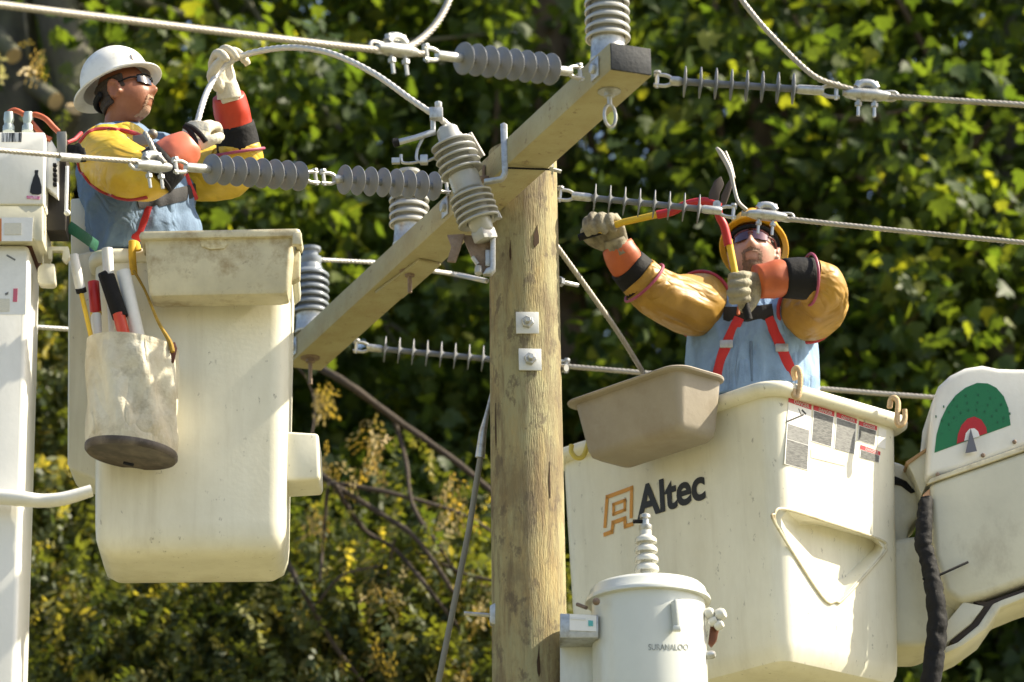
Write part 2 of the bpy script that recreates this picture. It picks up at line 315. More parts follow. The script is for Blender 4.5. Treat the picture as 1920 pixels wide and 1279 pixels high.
def leaves(name, pos, size, kind, m, parent, droop=-.45, spread=.5, tint=None):
    T, tf = leaf_template(kind); n = len(pos); x, y, z = quats(n, droop, spread); s = size[:, None]
    Vv = (pos[:, None, :] + (x * s)[:, None, :] * T[None, :, 0:1] + (y * s)[:, None, :] * T[None, :, 1:2] + (z * s)[:, None, :] * T[None, :, 2:3]).reshape(-1, 3)
    Vv = Vv - np.array(ORG[parent.name]); tf = np.array(tf); k = len(T)
    Ff = (tf[None] + (np.arange(n) * k)[:, None, None]).reshape(-1, 3)
    me = bpy.data.meshes.new(name); me.vertices.add(len(Vv)); me.vertices.foreach_set('co', Vv.astype(np.float32).ravel())
    me.loops.add(Ff.size); me.loops.foreach_set('vertex_index', Ff.astype(np.int32).ravel()); me.polygons.add(len(Ff)); me.polygons.foreach_set('loop_start', np.arange(0, Ff.size, 3, dtype=np.int32))
    me.update(calc_edges=True); at = me.attributes.new('tint', 'FLOAT', 'POINT')
    tn = np.clip(rng.normal(.42, .24, n), 0, 1) if tint is None else tint
    at.data.foreach_set('value', np.repeat(tn, k).astype(np.float32)); me.materials.append(m); me.shade_smooth()
    o = bpy.data.objects.new(name, me); put(o, parent, None); o['kind'] = 'stuff'; return o
def trunk_geo(pts, r0, r1, n=14, res=8): 
    m = len(pts); return B().tube(pts, [r0 + (r1 - r0) * i / (m - 1) for i in range(m)], n, res)
def tree(label, base, trunk_pts, r0, r1, centre, rad, nclump, per, lsz, m, bark, kind='maple', clump=.42, g='trees behind the power line', hole=None, droop=-.45, nm='broadleaf_tree', hollow=.35):
    t = thing(nm, label, 'tree', base, g); trunk_pts = [V(p) for p in trunk_pts]
    tk = build(trunk_geo(trunk_pts, r0, r1), 'trunk', bark, t, smooth=180, wr=(.012, 5, (1, 1, .3)))
    c = np.array(centre); rd = np.array(rad); d = rng.normal(0, 1, (nclump, 3)); d /= np.linalg.norm(d, axis=1)[:, None]
    u = hollow + (1 - hollow) * rng.uniform(0, 1, nclump) ** .5; cl = c + d * rd * u[:, None]
    nb = B()
    for i in range(0, nclump, max(1, nclump // 18)):
        k = random.randrange(1, len(trunk_pts)); a = trunk_pts[k]; e = V(cl[i]); mid_ = (a + e) / 2 + V((0, 0, -.25 + random.uniform(-.2, .3))); nb.tube([a, mid_, e], [min(r1 * .4, .035), .02, .006], 7, 4)
    build(nb, 'limbs', bark, t, smooth=180)['kind'] = 'stuff'
    cr = clump * rng.uniform(.6, 1.4, nclump); n = nclump * per
    pos = np.repeat(cl, per, 0) + rng.normal(0, 1, (n, 3)) * np.repeat(cr, per)[:, None] * np.array((.55, .55, .38))
    tint = np.clip(rng.normal(.40, .2, n) + np.repeat(rng.normal(0, .12, nclump), per), 0, 1); kp = thin(pos); pos, tint = pos[kp], tint[kp]; n = len(pos)
    leaves('crown', pos, lsz * rng.uniform(.6, 1.35, n), kind, m, t, droop, .5, tint); return t
GAPS = ((-60, -60, 165, 262, 21.2, .9), (988, -40, 1075, 170, 22.0, .85), (1395, 170, 1462, 310, 21.6, .8), (1048, 480, 1085, 700, 22, .7))   # openings in the foliage where trunks show
def thin(pos):
    k = np.array(CR.inverted()) @ (pos - np.array(CAM)).T; px = 960 + F * k[0] / -k[2]; py = 639.5 - F * k[1] / -k[2]; keep = np.ones(len(pos), bool)
    for x0, y0, x1, y1, Y, f in GAPS: keep &= ~((px > x0) & (px < x1) & (py > y0) & (py < y1) & (pos[:, 1] < Y) & (rng.uniform(0, 1, len(pos)) < f))
    return keep
def TP(px, py, Y): return P(px, py, Y)
def gx(p): return V((p.x, p.y, 0))
# front row, with trunks where the photo shows them
a, c = TP(30, 320, 20.5), TP(20, -120, 20.5)
tree('grey-barked tree standing behind the white-helmeted worker', gx(a), [gx(a), a - UP * 2, a, c, c + UP * 4], .24, .11, (-3.6, 21.2, 10.8), (3.0, 1.9, 4.6), 170, 125, .110, leafA, barkg)
a, c, e = TP(172, 330, 20.2), TP(138, 130, 20.2), TP(92, -60, 20.2)
t2 = tree('leaning mossy tree with sawn stubs behind the white-helmeted worker', gx(TP(260, 800, 20.2)), [gx(TP(260, 800, 20.2)), TP(215, 700, 20.2), a, c, e, e + V((-.5, .3, 3))], .19, .10, (-1.4, 21.4, 10.8), (2.6, 1.8, 4.4), 190, 125, .108, leafA, barkg)
for (x0, y0), (x1, y1) in (((120, 255), (138, 205)), ((60, 160), (104, 190)), ((-20, 50), (25, 105))):
    s_ = build(B().tube([TP(x0, y0, 20.1), TP(x1, y1, 19.95)], .055, 12), 'sawn_stub', barkg, t2); q0, q1 = TP(x0, y0, 20.1), TP(x1, y1, 19.95); build(B().lathe([(.05, 0), (.05, .004)], q1, q1 - q0, 12), 'cut_face', cutw, s_)
a, c = TP(1062, 700, 21.5), TP(1030, 40, 21.5)
tree('brown-trunked tree rising straight behind the pole', gx(a), [gx(a), a, (a + c) / 2, c, c + UP * 4], .15, .09, (.8, 21.9, 10.8), (2.6, 1.8, 4.6), 190, 125, .110, leafA, barkb)
a, c = TP(1470, 700, 21.0), TP(1425, 180, 21.0)
tree('sunlit brown-trunked tree behind the yellow helmet', gx(a), [gx(a), a, (a + c) / 2, c, c + V((-.3, 0, 3.5))], .13, .075, (2.7, 21.5, 10.8), (2.5, 1.7, 4.5), 190, 125, .12, leafA, barkb)
a = TP(1890, 1100, 21.5)
tree('slender tree behind the boom with the green dial', gx(a), [gx(a), a, TP(1880, 500, 21.5), TP(1900, 0, 21.5), TP(1900, 0, 21.5) + UP * 3], .10, .06, (5.2, 22.0, 10.8), (2.6, 1.8, 4.8), 170, 125, .112, leafA, barkg)
# low fillers in front and a deep row behind
for i, (x, y, z, rx, ry, rz, nc) in enumerate(((-2.6, 21.0, 7.0, 2.2, 1.2, 2.0, 70), (1.9, 21.2, 7.4, 2.4, 1.2, 2.2, 80), (5.0, 21.0, 7.6, 2.2, 1.2, 2.4, 70))):
    tree(('young leafy tree behind the canvas tool bag', 'young leafy tree behind the large logo bucket', 'young leafy tree behind the boom knuckle')[i], (x, y + .6, 0), [(x, y + .6, 0), (x, y + .6, 3), (x + .1, y + .5, 6), (x, y + .5, 8)], .09, .03, (x, y, z), (rx, ry, rz), nc, 80, .115, leafB, barkb, g='young trees under the tall ones')
for i, (x, y) in enumerate(((-7.2, 27.0), (-3.4, 28.2), (.2, 27.5), (3.8, 28.4), (7.6, 27.2))):
    tree(('dark tree of the back row behind the control head', 'dark tree of the back row behind the plain bucket', 'dark tree of the back row behind the crossarm', 'dark tree of the back row behind the big bucket', 'dark tree of the back row behind the boom tip')[i], (x, y, 0), [(x, y, 0), (x, y, 5), (x + .2, y, 9), (x, y, 14)], .26, .10, (x, y, 11.0), (3.0, 2.4, 6.2), 230, 95, .22, leafB, barkg, 'oval', .7, 'back row of the wood', hollow=.2)
# cedar below on the left, with bare branches and dry seed clusters in front
cedar = thing('cedar_tree', 'yellowish cedar with drooping sprays below the plain bucket', 'tree', (-1.6, 19.6, 0))
build(trunk_geo([V((-1.6, 19.6, 0)), V((-1.6, 19.6, 4)), V((-1.5, 19.6, 7.6))], .16, .03), 'trunk', barkb, cedar, smooth=180)
cp = []
for (px, py, Y, sx, sy, k) in ((560, 1290, 18.9, .55, .35, 900), (760, 1230, 18.8, .5, .42, 1000), (870, 1290, 18.7, .4, .45, 700), (380, 1180, 19.2, .55, .3, 650), (250, 1290, 19.2, .6, .3, 600), (90, 900, 19.4, .35, .75, 900), (60, 700, 19.5, .3, .6, 500), (720, 1140, 18.9, .35, .25, 420), (480, 1130, 19.2, .45, .2, 380), (420, 1330, 18.9, 1.2, .4, 800)):
    c = np.array(TP(px, py, Y)); k = int(k * .95); cp.append(c + rng.normal(0, 1, (k, 3)) * np.array((sx, .28, sy)))
cp = np.concatenate(cp); leaves('sprays', cp, .19 * rng.uniform(.5, 1.4, len(cp)), 'cedar', leafC, cedar, -.6, .8, np.clip(rng.normal(.36, .32, len(cp)), 0, 1))
lb_ = thing('bare_branches', 'dead bare branches reaching between the crossarm and the pole', 'branches', TP(600, 700, 18.6))
for pts, r0, r1 in (([(560, 670), (640, 712), (740, 785), (860, 870), (960, 955)], .028, .018), ([(740, 790), (760, 860), (775, 950), (820, 1020), (860, 1080)], .016, .009), ([(560, 850), (620, 905), (700, 955), (780, 1010), (850, 1110)], .024, .014), ([(620, 905), (720, 922), (860, 962), (940, 1010)], .016, .010), ([(625, 905), (680, 990), (740, 1030), (800, 1100), (870, 1190)], .018, .012), ([(530, 1040), (575, 1120), (620, 1200), (680, 1279)], .020, .012), ([(615, 905), (606, 1010), (600, 1090)], .014, .008), ([(520, 700), (560, 690), (590, 760), (575, 860)], .008, .005), ([(780, 1035), (870, 1075), (930, 1090)], .012, .008), ([(590, 1140), (640, 1080), (720, 1060)], .010, .005), ([(740, 1010), (730, 1060), (728, 1120)], .009, .006)):
    build(trunk_geo([TP(x, y, 18.25 + random.uniform(-.1, .1)) for x, y in pts], r0 * .72, r1 * .65, 9, 7), 'branch', twigm, lb_, smooth=180, wr=(.004, 14))
sp_ = []
for px, py, sx, sy, k in ((697, 830, 26, 42, 46), (606, 735, 14, 30, 26), (855, 925, 22, 36, 36), (610, 865, 40, 20, 22), (590, 970, 24, 20, 18), (725, 1100, 40, 26, 34), (885, 1075, 24, 16, 16), (905, 1130, 20, 24, 20), (690, 1220, 60, 20, 26), (860, 1260, 36, 24, 22), (650, 880, 30, 30, 14), (75, 110, 14, 36, 20)):
    for _ in range(int(k * .5)): sp_.append(TP(px + random.gauss(0, sx * .6), py + random.gauss(0, sy * .6), 18.25 + random.gauss(0, .08)))
leaves('seed_clusters', np.array(sp_), .10 * rng.uniform(.6, 1.4, len(sp_)), 'seed', leafD, lb_, -1.1, .4, np.clip(rng.normal(.5, .25, len(sp_)), 0, 1))
# ------------------------------------------------------------------ utility pole and crossarm
AZ = R(22.8); AD = V((-math.sin(AZ), math.cos(AZ), 0)); AN = V((math.cos(AZ), math.sin(AZ), 0)); UP = V((0, 0, 1))
AO = V((.36, 12.0, CAM.z + 5.123)); AL, AW, AH = 3.434, .159, .106
def arm(t, s=0., h=0.): return AO + AD * t + AN * s + UP * h      # t along from near end, s across (0 = left face), h up from underside
PY = 13.45
ptop = P(980, 300, PY); pbot = P(994, 1279, PY)
pdir = (ptop - pbot).normalized()
pole = thing('utility_pole', 'round yellow pine utility pole with bolted square washers, carrying the crossarm', 'utility pole', (pbot.x, pbot.y, 0))
def pole_at(z): return pbot + (ptop - pbot) * ((z - pbot.z) / (ptop.z - pbot.z))
r1 = 63.5 * MPP(PY, ptop.z); r0 = 71 * MPP(PY, pbot.z)
b = B(); rs = []
zt = ptop.z + .03
for i in range(70):
    z = zt * i / 69; k = (z - pbot.z) / (ptop.z - pbot.z); c = pole_at(z) if z > pbot.z - .5 else V((pbot.x, pbot.y, z)); c.z = z
    rr = r0 + (r1 - r0) * k; ring = []
    for j in range(48):
        a = 2 * math.pi * j / 48; q = V((math.cos(a) * 3, math.sin(a) * 3, z * .35))
        d = 1 + .012 * noise.noise(q) + .006 * noise.noise(q * 4)
        ring.append(c + V((math.cos(a), math.sin(a), 0)) * rr * d)
    rs.append(ring)
build(b.rings(rs), 'shaft', polew, pole, smooth=50)
def on_pole(px, py, off=0.):                          # point on the pole's camera side under a pixel
    p = P(px, py, PY); c = pole_at(p.z); k = (p.z - pbot.z) / (ptop.z - pbot.z); rr = r0 + (r1 - r0) * k + off
    dx = max(-.98, min(.98, (p.x - c.x) / rr)); n = V((dx, -math.sqrt(1 - dx * dx), 0)); q = V((c.x, c.y, p.z)) + n * rr
    q2 = P(px, py, q.y); q.z = q2.z; return q, n
for px, py in ((988.5, 605.5), (993.5, 674.5)):
    q, n = on_pole(px, py, .004); M = frame(q, n, V((0, 0, 1)))
    w = build(B().box((0, 0, 0), .088, .088, .008, ), 'square_washer', galv, pole, bev=.0015) if False else None
    bb = B().box(q, .086, .086, .008, M.to_3x3()); w = build(bb, 'square_washer', mat('washer_zinc', (.66, .67, .66), .5, .35, var=.12, vscale=30), pole, bev=.0015)
    bb = B().lathe([(.024, .004), (.024, .02), (.021, .024), (.013, .024), (.013, .042), (.010, .046)], q, n, 6); build(bb, 'bolt', galv, w, smooth=30)
for px, py, ln, wd in ((1006, 441, 42, 7), (1003, 452, 26, 4), (930, 800, 90, 3), (1010, 1240, 60, 4), (957, 470, 40, 2.5), (1030, 900, 70, 2)):
    q, n = on_pole(px, py, .0005); u = UP; s = n.cross(u); k = MPP(PY)
    pts = [q + u * (ln / 2 * k * c) + s * (wd * k * sn) + n * .0015 for c, sn in ((1, -.3), (.4, .35), (0, .9), (-.6, .8), (-1, .1), (-.7, -.6), (-.1, -.6), (.5, -.3))]
    build(B().prism(pts, n * -.01), 'drying_check', mat('check_shadow_wood', (.045, .025, .012), .95), pole)
# pale axe-faced flats near the top
# strap, bolts through the head of the pole
q = P(1083, 535, PY + .1); q0 = P(1040, 526, PY + .02); build(B().tube([q0, q], .0085, 8).lathe([(.02, 0), (.02, .016)], q0 + (q - q0) * .18, q - q0, 6), 'through_bolt', galv, pole)
q0 = P(1042, 690, PY + .02); q = P(1062, 690, PY - .02); build(B().tube([q0, q], .014, 8).box(q0 + (q - q0) * .3, .01, .06, .06), 'through_bolt', galv, pole)
ext('side_bracket', [(918, 1135), (932, 1128), (930, 1172), (918, 1168)], PY - .06, .05, galv, pole)
build(B().tube([P(870, 1150, PY - .03), P(922, 1154, PY - .03)], .008, 8), 'side_bolt', galv, pole)

ca = thing('crossarm', 'square timber crossarm with black sealed end, bolted across the pole top', 'crossarm', arm(1.4))
b = B(); rs = []
for i in range(30):
    t = AL * i / 29; rs.append([arm(t, s, h) for s, h in ((0, 0), (AW, 0), (AW, AH), (0, AH))])
build(b.rings(rs), 'beam', armw, ca, bev=.005)
pl = [arm(-.006, s, h) for s, h in ((.003, .003), (AW - .003, .003), (AW - .003, AH - .003), (.003, AH - .003))]
build(B().prism(pl, AD * .012), 'end_cap', endcap, ca, bev=.002)
# eye bolts under the arm
def eye(t, s=AW * .45, drop=.055, r=.026, ring=True):
    o = arm(t, s, 0); b = B().lathe([(.042, 0), (.042, -.005), (.02, -.006), (.02, -.022), (.009, -.024), (.009, -drop)], o, UP, 12)
    build(b, 'bolt', rusty if not ring else galv, ca)
    if ring:
        c = o - UP * (drop + .04); e = AN * .5 + AD * .2; e.normalize()
        build(B().tube([c + UP * (math.cos(a) * .042) + AN * (math.sin(a) * .022) for a in [2 * math.pi * k / 20 for k in range(21)]], .006, 8), 'eye_ring', galv, ca)
eye(.17); eye(2.14, ring=False, drop=.09); eye(3.28, AW * .35, ring=False, drop=.12)
plm = [arm(t, s, -.001) for t, s in ((1.98, .05), (2.40, .02), (2.42, AW - .01), (2.0, AW - .008))]
build(B().prism(plm, UP * -.012), 'gain_plate', armw, ca, bev=.003)
# square washers where the dead-end bolts pass through
def wash(t, s, nrm, z=AH * .5):
    o = arm(t, s, z) + nrm * .004; M = frame(o, nrm, UP); build(B().box(o, .075, .062, .007, M.to_3x3()).lathe([(.02, 0), (.02, .018)], o, nrm, 6), 'washer_plate', galv, ca, bev=.0015)
for t in (.12, 1.56, 3.32): wash(t, 0, -AN)
for t in (.12, 3.22): wash(t, AW, AN)
# L-shaped cutout bracket on the left face, and the thin black line across underneath
lp = [(938, 232), (945, 229), (951, 233), (953, 318), (950, 328), (942, 337), (908, 343), (907, 335), (938, 330), (941, 322)]
ext('bracket_bar', lp, arm(1.02).y - .075, .03, galv, ca, bev=.003)
build(B().tube([P(953, 315, arm(.95).y - .02), P(1031, 318, arm(1.0, AW).y - .06)], .004, 8), 'cross_line', blackr, ca)
build(B().tube([P(1030, 316, arm(1.0, AW).y - .06), P(1052, 322, arm(1.0, AW).y - .05)], .008, 8).lathe([(.022, 0), (.022, .008)], P(1034, 317, arm(1.0, AW).y - .055), V((1, 0, -.1)), 8), 'bolt_end', galv, ca)
build(B().box(arm(1.16, -.006, .05), .012, .02, .05), 'bolt_head', rusty, ca, bev=.002)

# ------------------------------------------------------------------ post insulators on the arm
def shed_mesh(name, R0, r, h, m, n=32):
    return meshof(B().rings([[V((math.cos(2 * math.pi * j / n) * q, math.sin(2 * math.pi * j / n) * q, z)) for j in range(n)] for q, z in
        ((r, h * .55), (R0 * .9, h * .18), (R0 * .975, h * .06), (R0, -h * .12), (R0 * .975, -h * .3), (R0 * .92, -h * .32), (r + (R0 - r) * .45, -h * .12), (r, -h * .06))], False, False), name, m, smooth=60)
sh1 = shed_mesh('post_shed', .082, .062, .034, porc); sh2 = shed_mesh('post_shed_blue', .082, .062, .034, porcb)
def post(t, s, label, m, sh, nshed, tie=True):
    o = arm(t, s, AH); tt = thing('post_insulator', label, 'insulator', o, 'post insulators standing on the crossarm')
    build(B().lathe([(.066, .002), (.068, .01), (.064, .018), (.060, .075), (.062, .085)], o, UP, 32), 'metal_base', galv, tt)
    H = .085 + nshed * .0335
    build(B().lathe([(.060, .083), (.058, H), (.045, H + .03), (.05, H + .045), (.05, H + .06), (.034, H + .068), (.034, H + .084), (.046, H + .092), (.046, H + .105), (.02, H + .115)], o, UP, 32), 'porcelain_body', m, tt)
    for k in range(nshed): inst(sh, 'shed', tt, Matrix.Translation(o + UP * (.1 + k * .0335)))
    return o + UP * (H + .088)
post(.17, AW * .45, 'grey ribbed post insulator above the black arm end', porc, sh1, 8)
pm = post(2.14, AW * .45, 'pale grey post insulator behind the string of grey discs', porc, sh1, 4)
pf = post(3.28, AW * .35, 'blue-grey ribbed post insulator beside the cream bucket with a tie wire', porcb, sh2, 6)

# ------------------------------------------------------------------ wires
def wire(name, label, pts, r, m, cat='wire', group=None, res=10, lobes=6, tw=55, n=18):
    pts = [V(p) for p in pts]
    rr = list(r) if isinstance(r, (list, tuple)) else [r] * len(pts)
    if lobes:
        P2, R2 = [], []
        for i in range(len(pts) - 1):
            k = max(4, int((pts[i + 1] - pts[i]).length / .009)); sp, ex = spline(pts[max(i - 1, 0):i + 3], k, [rr[max(i - 1, 0):i + 3]]); o_ = (min(i, 1)) * k; P2 += sp[o_:o_ + k]; R2 += ex[0][o_:o_ + k]
        P2.append(pts[-1]); R2.append(rr[-1]); b_ = B().tube(P2, R2, n, 0, lobes, tw)
    else: b_ = B().tube(pts, rr, n, res)
    o = build(b_, name, m, None, pts[0], smooth=180); return tag(o, label, cat, group)
# ------------------------------------------------------------------ dead-end insulator strings
dsh = meshof(B().rings([[V((math.cos(2 * math.pi * j / 36) * q, math.sin(2 * math.pi * j / 36) * q, z)) for j in range(36)] for q, z in
    ((.0135, .010), (.02, .0055), (.05, .0025), (.0560, .001), (.0565, -.0005), (.0555, -.0022), (.02, -.003), (.0135, -.006))], False, False), 'disc_shed', poly, smooth=70)
def deadend(A, Bp, label, first, last, n=8, rodm=poly):
    """A = end at the arm or pole, Bp = wire end; sheds sit between the fractions first and last"""
    A = V(A); Bp = V(Bp); ax = (Bp - A); L = ax.length; ax.normalize()
    t = thing('suspension_insulator', label, 'insulator', A, 'grey polymer dead-end insulators')
    build(B().tube([A + ax * (first - .05) * L, A + ax * (last + .05) * L], .0125, 12), 'core_rod', rodm, t)
    for k in range(n):
        f = first + (last - first) * k / (n - 1); inst(dsh, 'shed', t, frame(A + ax * (f * L), ax if True else -ax))
    for a, c in ((A + ax * .045, A + ax * (first * L - .012)), (Bp - ax * .045, A + ax * (last * L + .012))):
        build(B().lathe([(.013, 0), (.017, .01), (.017, max((c - a).length - .01, .02)), (.014, (c - a).length)], a, c - a, 14), 'end_fitting', galv, t)
    for e, d in ((A, ax), (Bp, -ax)):                # clevis: two ears and a pin
        s = d.cross(UP).normalized(); u = s.cross(d)
        bb = B()
        for sg in (-1, 1): bb.tube([e + d * .055 + u * .008 * sg, e + d * .03 + u * .02 * sg, e - d * .012 + u * .02 * sg], .0075, 8, 4)
        bb.tube([e - u * .03, e + u * .03], .007, 8); bb.lathe([(.013, 0), (.013, .008)], e + u * .026, u, 6)
        build(bb, 'clevis', galv, t)
    return ax
def clamp(q, ax, label, s=1.0):
    ax = V(ax).normalized(); sd = ax.cross(UP).normalized(); u = sd.cross(ax); u = u if u.z > 0 else -u
    t = thing('strain_clamp', label, 'wire clamp', q, 'bolted strain clamps at the ends of the conductors')
    build(B().tube([q - ax * .07 * s, q - ax * .03 * s, q + ax * .03 * s, q + ax * .075 * s], [.011 * s, .02 * s, .02 * s, .012 * s], 12, 4, b=[.014 * s, .026 * s, .026 * s, .015 * s]), 'body', galv, t)
    build(B().tube([q - ax * .032 * s + u * .022 * s, q - ax * .015 * s + u * .038 * s, q + ax * .015 * s + u * .038 * s, q + ax * .032 * s + u * .022 * s], .015 * s, 10, 4), 'keeper', galv, t)
    for k in (-.026, .026):
        o = q + ax * k * s; build(B().tube([o + u * .045 * s, o - u * .075 * s], .0055 * s, 8).lathe([(.0115 * s, 0), (.0115 * s, .012 * s)], o - u * .04 * s, u, 6).lathe([(.0115 * s, 0), (.0115 * s, .01 * s)], o + u * .036 * s, u, 6), 'u_bolt', galv, t)
    build(B().tube([q + ax * .05 * s + u * .012 * s, q + ax * .09 * s + u * .016 * s, q + ax * .1 * s, q + ax * .08 * s - u * .014 * s, q + ax * .05 * s - u * .01 * s], .006 * s, 8, 4), 'bail', galv, t)

# left near phase
A = arm(.12, -.03, AH * .45); A = P(1088, 137, A.y - .02); W = PL(800, 101, A, .70)
axl = deadend(A, W, 'grey disc insulator string pulling from the black-capped end of the crossarm', .20, .765)
q = P(745, 94, W.y - .07); clamp(q, W - A, 'bright bolted strain clamp on the upper conductor', 1.15)
dl = (W - A).normalized()
def far(q, px, py, d):          # point on pixel ray whose depth follows direction d from q
    r = ray(px, py); k = d.y / d.x; t = (q.y - k * q.x) / (r.y - k * r.x); return CAM + r * t
far0 = lambda px, py, q, d: far(V((q.x - CAM.x, q.y - CAM.y, 0)), px, py, d)
pts = [far0(x, y, q, dl) for x, y in ((800, 101), (740, 97), (600, 82), (350, 52), (0, 9), (-400, -42))]
wire('conductor', 'stranded upper conductor running over the white-helmeted worker to the crossarm end', pts, .0115, wirem)
pts = [far0(750, 92, q, dl), far0(778, 82, q, dl), far0(812, 52, q, dl), far0(836, 14, q, dl), far0(852, -30, q, dl)]
wire('jumper_tail', 'short curved wire tail rising from the upper strain clamp', pts, .0125, wirem)
# left middle phase: two strings in series
A = P(838, 351, arm(1.56).y - .05); W = PL(607, 334, A, .56); d1 = deadend(A, W, 'grey disc insulator string between the crossarm and a second string', .11, .835)
A2 = P(592, 333, W.y - .015); W2 = PL(330, 312, A2, .68); dm = deadend(A2, W2, 'grey disc insulator string hanging in front of the worker in yellow sleeves', .125, .75)
q = P(288, 312, W2.y - .05); clamp(q, W2 - A2, 'strain clamp on the wire in front of the yellow rubber sleeve', 1.1)
dm = (W2 - A2).normalized()
mid = [far0(x, y, q, dm) for x, y in ((310, 309), (240, 302), (150, 295), (0, 282), (-300, 258))]
wire('conductor', 'stranded conductor crossing in front of the yellow sleeve and the white control head', mid, .0095, wirem)
q2 = far0(135, 296, q, dm); build(B().tube([q2 - dm * .03, q2 + dm * .06], .016, 12), 'wire_splice', galv, None, q2); tag(bpy.data.objects['wire_splice'], 'short metal sleeve on the wire beside the control head', 'wire sleeve')
wire('jumper_tail', 'bent grey wire tail standing up from the clamp by the yellow sleeve', [P(310, 306, q.y), P(292, 288, q.y), P(279, 262, q.y), P(272, 250, q.y + .02)], .0095, wirem)
# near right
A = arm(.12, AW + .03, AH * .5); A = P(1232, 150, A.y); W = P(1568, 172, A.y + .03)
dr = deadend(A, W, 'slim rod insulator with edge-on discs right of the black arm end', .155, .76)
q = P(1625, 178, A.y + .04); clamp(q, W - A, 'bright strain clamp beyond the rod insulator of the capped arm end', 1.1)
wire('conductor', 'stranded conductor running off from the strain clamp above the yellow helmet', [P(1580, 174, A.y + .03), P(1700, 183, A.y + .04), P(1920, 197, A.y + .06), P(2300, 222, A.y + .1)], .0105, wirem)
wire('jumper_tail', 'curved wire dropping into the strain clamp above the worker in the yellow helmet', [P(1372, -30, A.y), P(1400, 12, A.y), P(1445, 65, A.y), P(1520, 138, A.y), P(1570, 160, A.y + .02), P(1620, 172, A.y + .04)], .0095, wirem)
# middle right, off the pole
A = P(1050, 365, PY + .0); W = P(1375, 398, PY + .02)
deadend(A, W, 'slim rod insulator off the pole crossing the bolt cutter', .20, .80)
q = P(1437, 404, PY + .03); clamp(q, W - A, 'strain clamp hanging just over the yellow helmet', 1.05)
wire('conductor', 'stranded conductor leaving the clamp above the yellow helmet', [P(1390, 400, PY + .03), P(1480, 411, PY + .03), P(1700, 434, PY + .05), P(1920, 455, PY + .07), P(2300, 490, PY + .1)], .0098, wirem)
wire('cut_wire', 'snipped wire tail with bright ends standing above the yellow helmet', [P(1400, 394, PY + .02), P(1384, 378, PY + .02), P(1376, 350, PY + .02), P(1368, 318, PY + .02), P(1352, 288, PY + .02), P(1343, 277, PY + .02)], [.0075, .0075, .007, .010, .011, .005], wirem, lobes=0)
wire('cut_wire', 'second strand of the snipped wire beside the bright ends', [P(1377, 335, PY + .03), P(1370, 310, PY + .03), P(1362, 290, PY + .03), P(1360, 284, PY + .03)], [.005, .007, .007, .006], wirem, lobes=0)
# far right
FY = arm(3.22, AW).y
A = P(668, 650, FY); W = P(1062, 687, FY + .03); deadend(A, W, 'rod insulator below the crossarm passing behind the pole', .137, .668, 9)
wire('conductor', 'conductor running from behind the pole past the tan tray to behind the buckets', [P(1050, 686, FY + .03), P(1180, 697, FY + .03), P(1340, 711, FY + .05), P(1600, 734, FY + .1), P(1760, 746, FY + .12), P(2100, 770, FY + .2)], .0105, wirem)
# far left phase, tie wire over the far insulator, secondary wire behind the pole
q = P(548, 640, FY - .15); wire('conductor', 'wire passing behind the cream bucket under the control head', [P(548, 640, FY - .1), P(300, 628, FY - .4), P(90, 615, FY - .65), P(-200, 596, FY - 1.)], .0100, wireb)
wire('tie_wire', 'twisted tie wire leaving the blue-grey insulator head', [P(560, 484, pf.y + .01), P(598, 487, pf.y + .02), P(640, 489, pf.y + .1), P(700, 492, pf.y + .2)], .0095, wireb, lobes=2, tw=160)
wire('span_wire', 'bare wire running from behind the crossarm to the pole', [P(690, 491, pf.y + .2), P(810, 508, pf.y + .2), P(860, 516, pf.y + .2), P(912, 527, PY + .12)], .0095, wireb)
wire('down_wire', 'slanting stranded wire from behind the pole down to the tan tray', [P(1035, 450, PY + .12), P(1100, 540, PY + .3), P(1165, 633, PY + .5), P(1225, 732, PY + .75)], .0105, wirem)
gw = thing('guy_strain_rod', 'grey fibreglass guy rod leaning down from behind the pole', 'guy rod', P(815, 1279, PY + .1))
build(B().tube([P(935, 690, PY + .12), P(912, 780, PY + .07), P(905, 812, PY + .06), P(900, 858, PY + .07)], [.008, .009, .015, .019], 12), 'socket', galv, gw)
build(B().tube([P(902, 850, PY + .07), P(880, 990, PY + .08), P(812, 1330, PY + .14)], .0115, 12), 'rod', mat('grey_fibreglass_rod', (.20, .195, .165), .5, var=.2, vscale=12), gw)

# ------------------------------------------------------------------ fuse cutout
CY = 12.93
T0, T1 = P(836, 238, CY), P(905, 432, CY + .02); cax = (T1 - T0).normalized(); cl = (T1 - T0).length
fc = thing('fuse_cutout', 'grey porcelain fuse cutout tilted on its bracket at the crossarm', 'fuse cutout', T1)
build(B().lathe([(.030, 0), (.042, .012), (.045, .05), (.05, .07), (.05, cl - .06), (.045, cl - .04), (.042, cl), (.036, cl + .008)], T0, cax, 28), 'porcelain_core', porc, fc)
csh = shed_mesh('cutout_shed', .083, .05, .024, porc)
ups = [cl * (.165 + k * .066) for k in range(5)]; lows = [cl * (.665 + k * .060) for k in range(5)]
for h in ups + lows: inst(csh, 'shed', fc, frame(T0 + cax * h, -cax))
build(B().lathe([(.054, cl * .455), (.058, cl * .465), (.058, cl * .615), (.054, cl * .625)], T0, cax, 28), 'mounting_band', porc, fc)
build(B().tube([P(870, 338, CY), P(915, 336, CY + .12)], .014, 8), 'band_bolt', rusty, fc)
build(B().box(T1 + cax * .02, .075, .06, .045, frame(T1, cax).to_3x3()), 'bottom_cap', porc, fc, bev=.006)
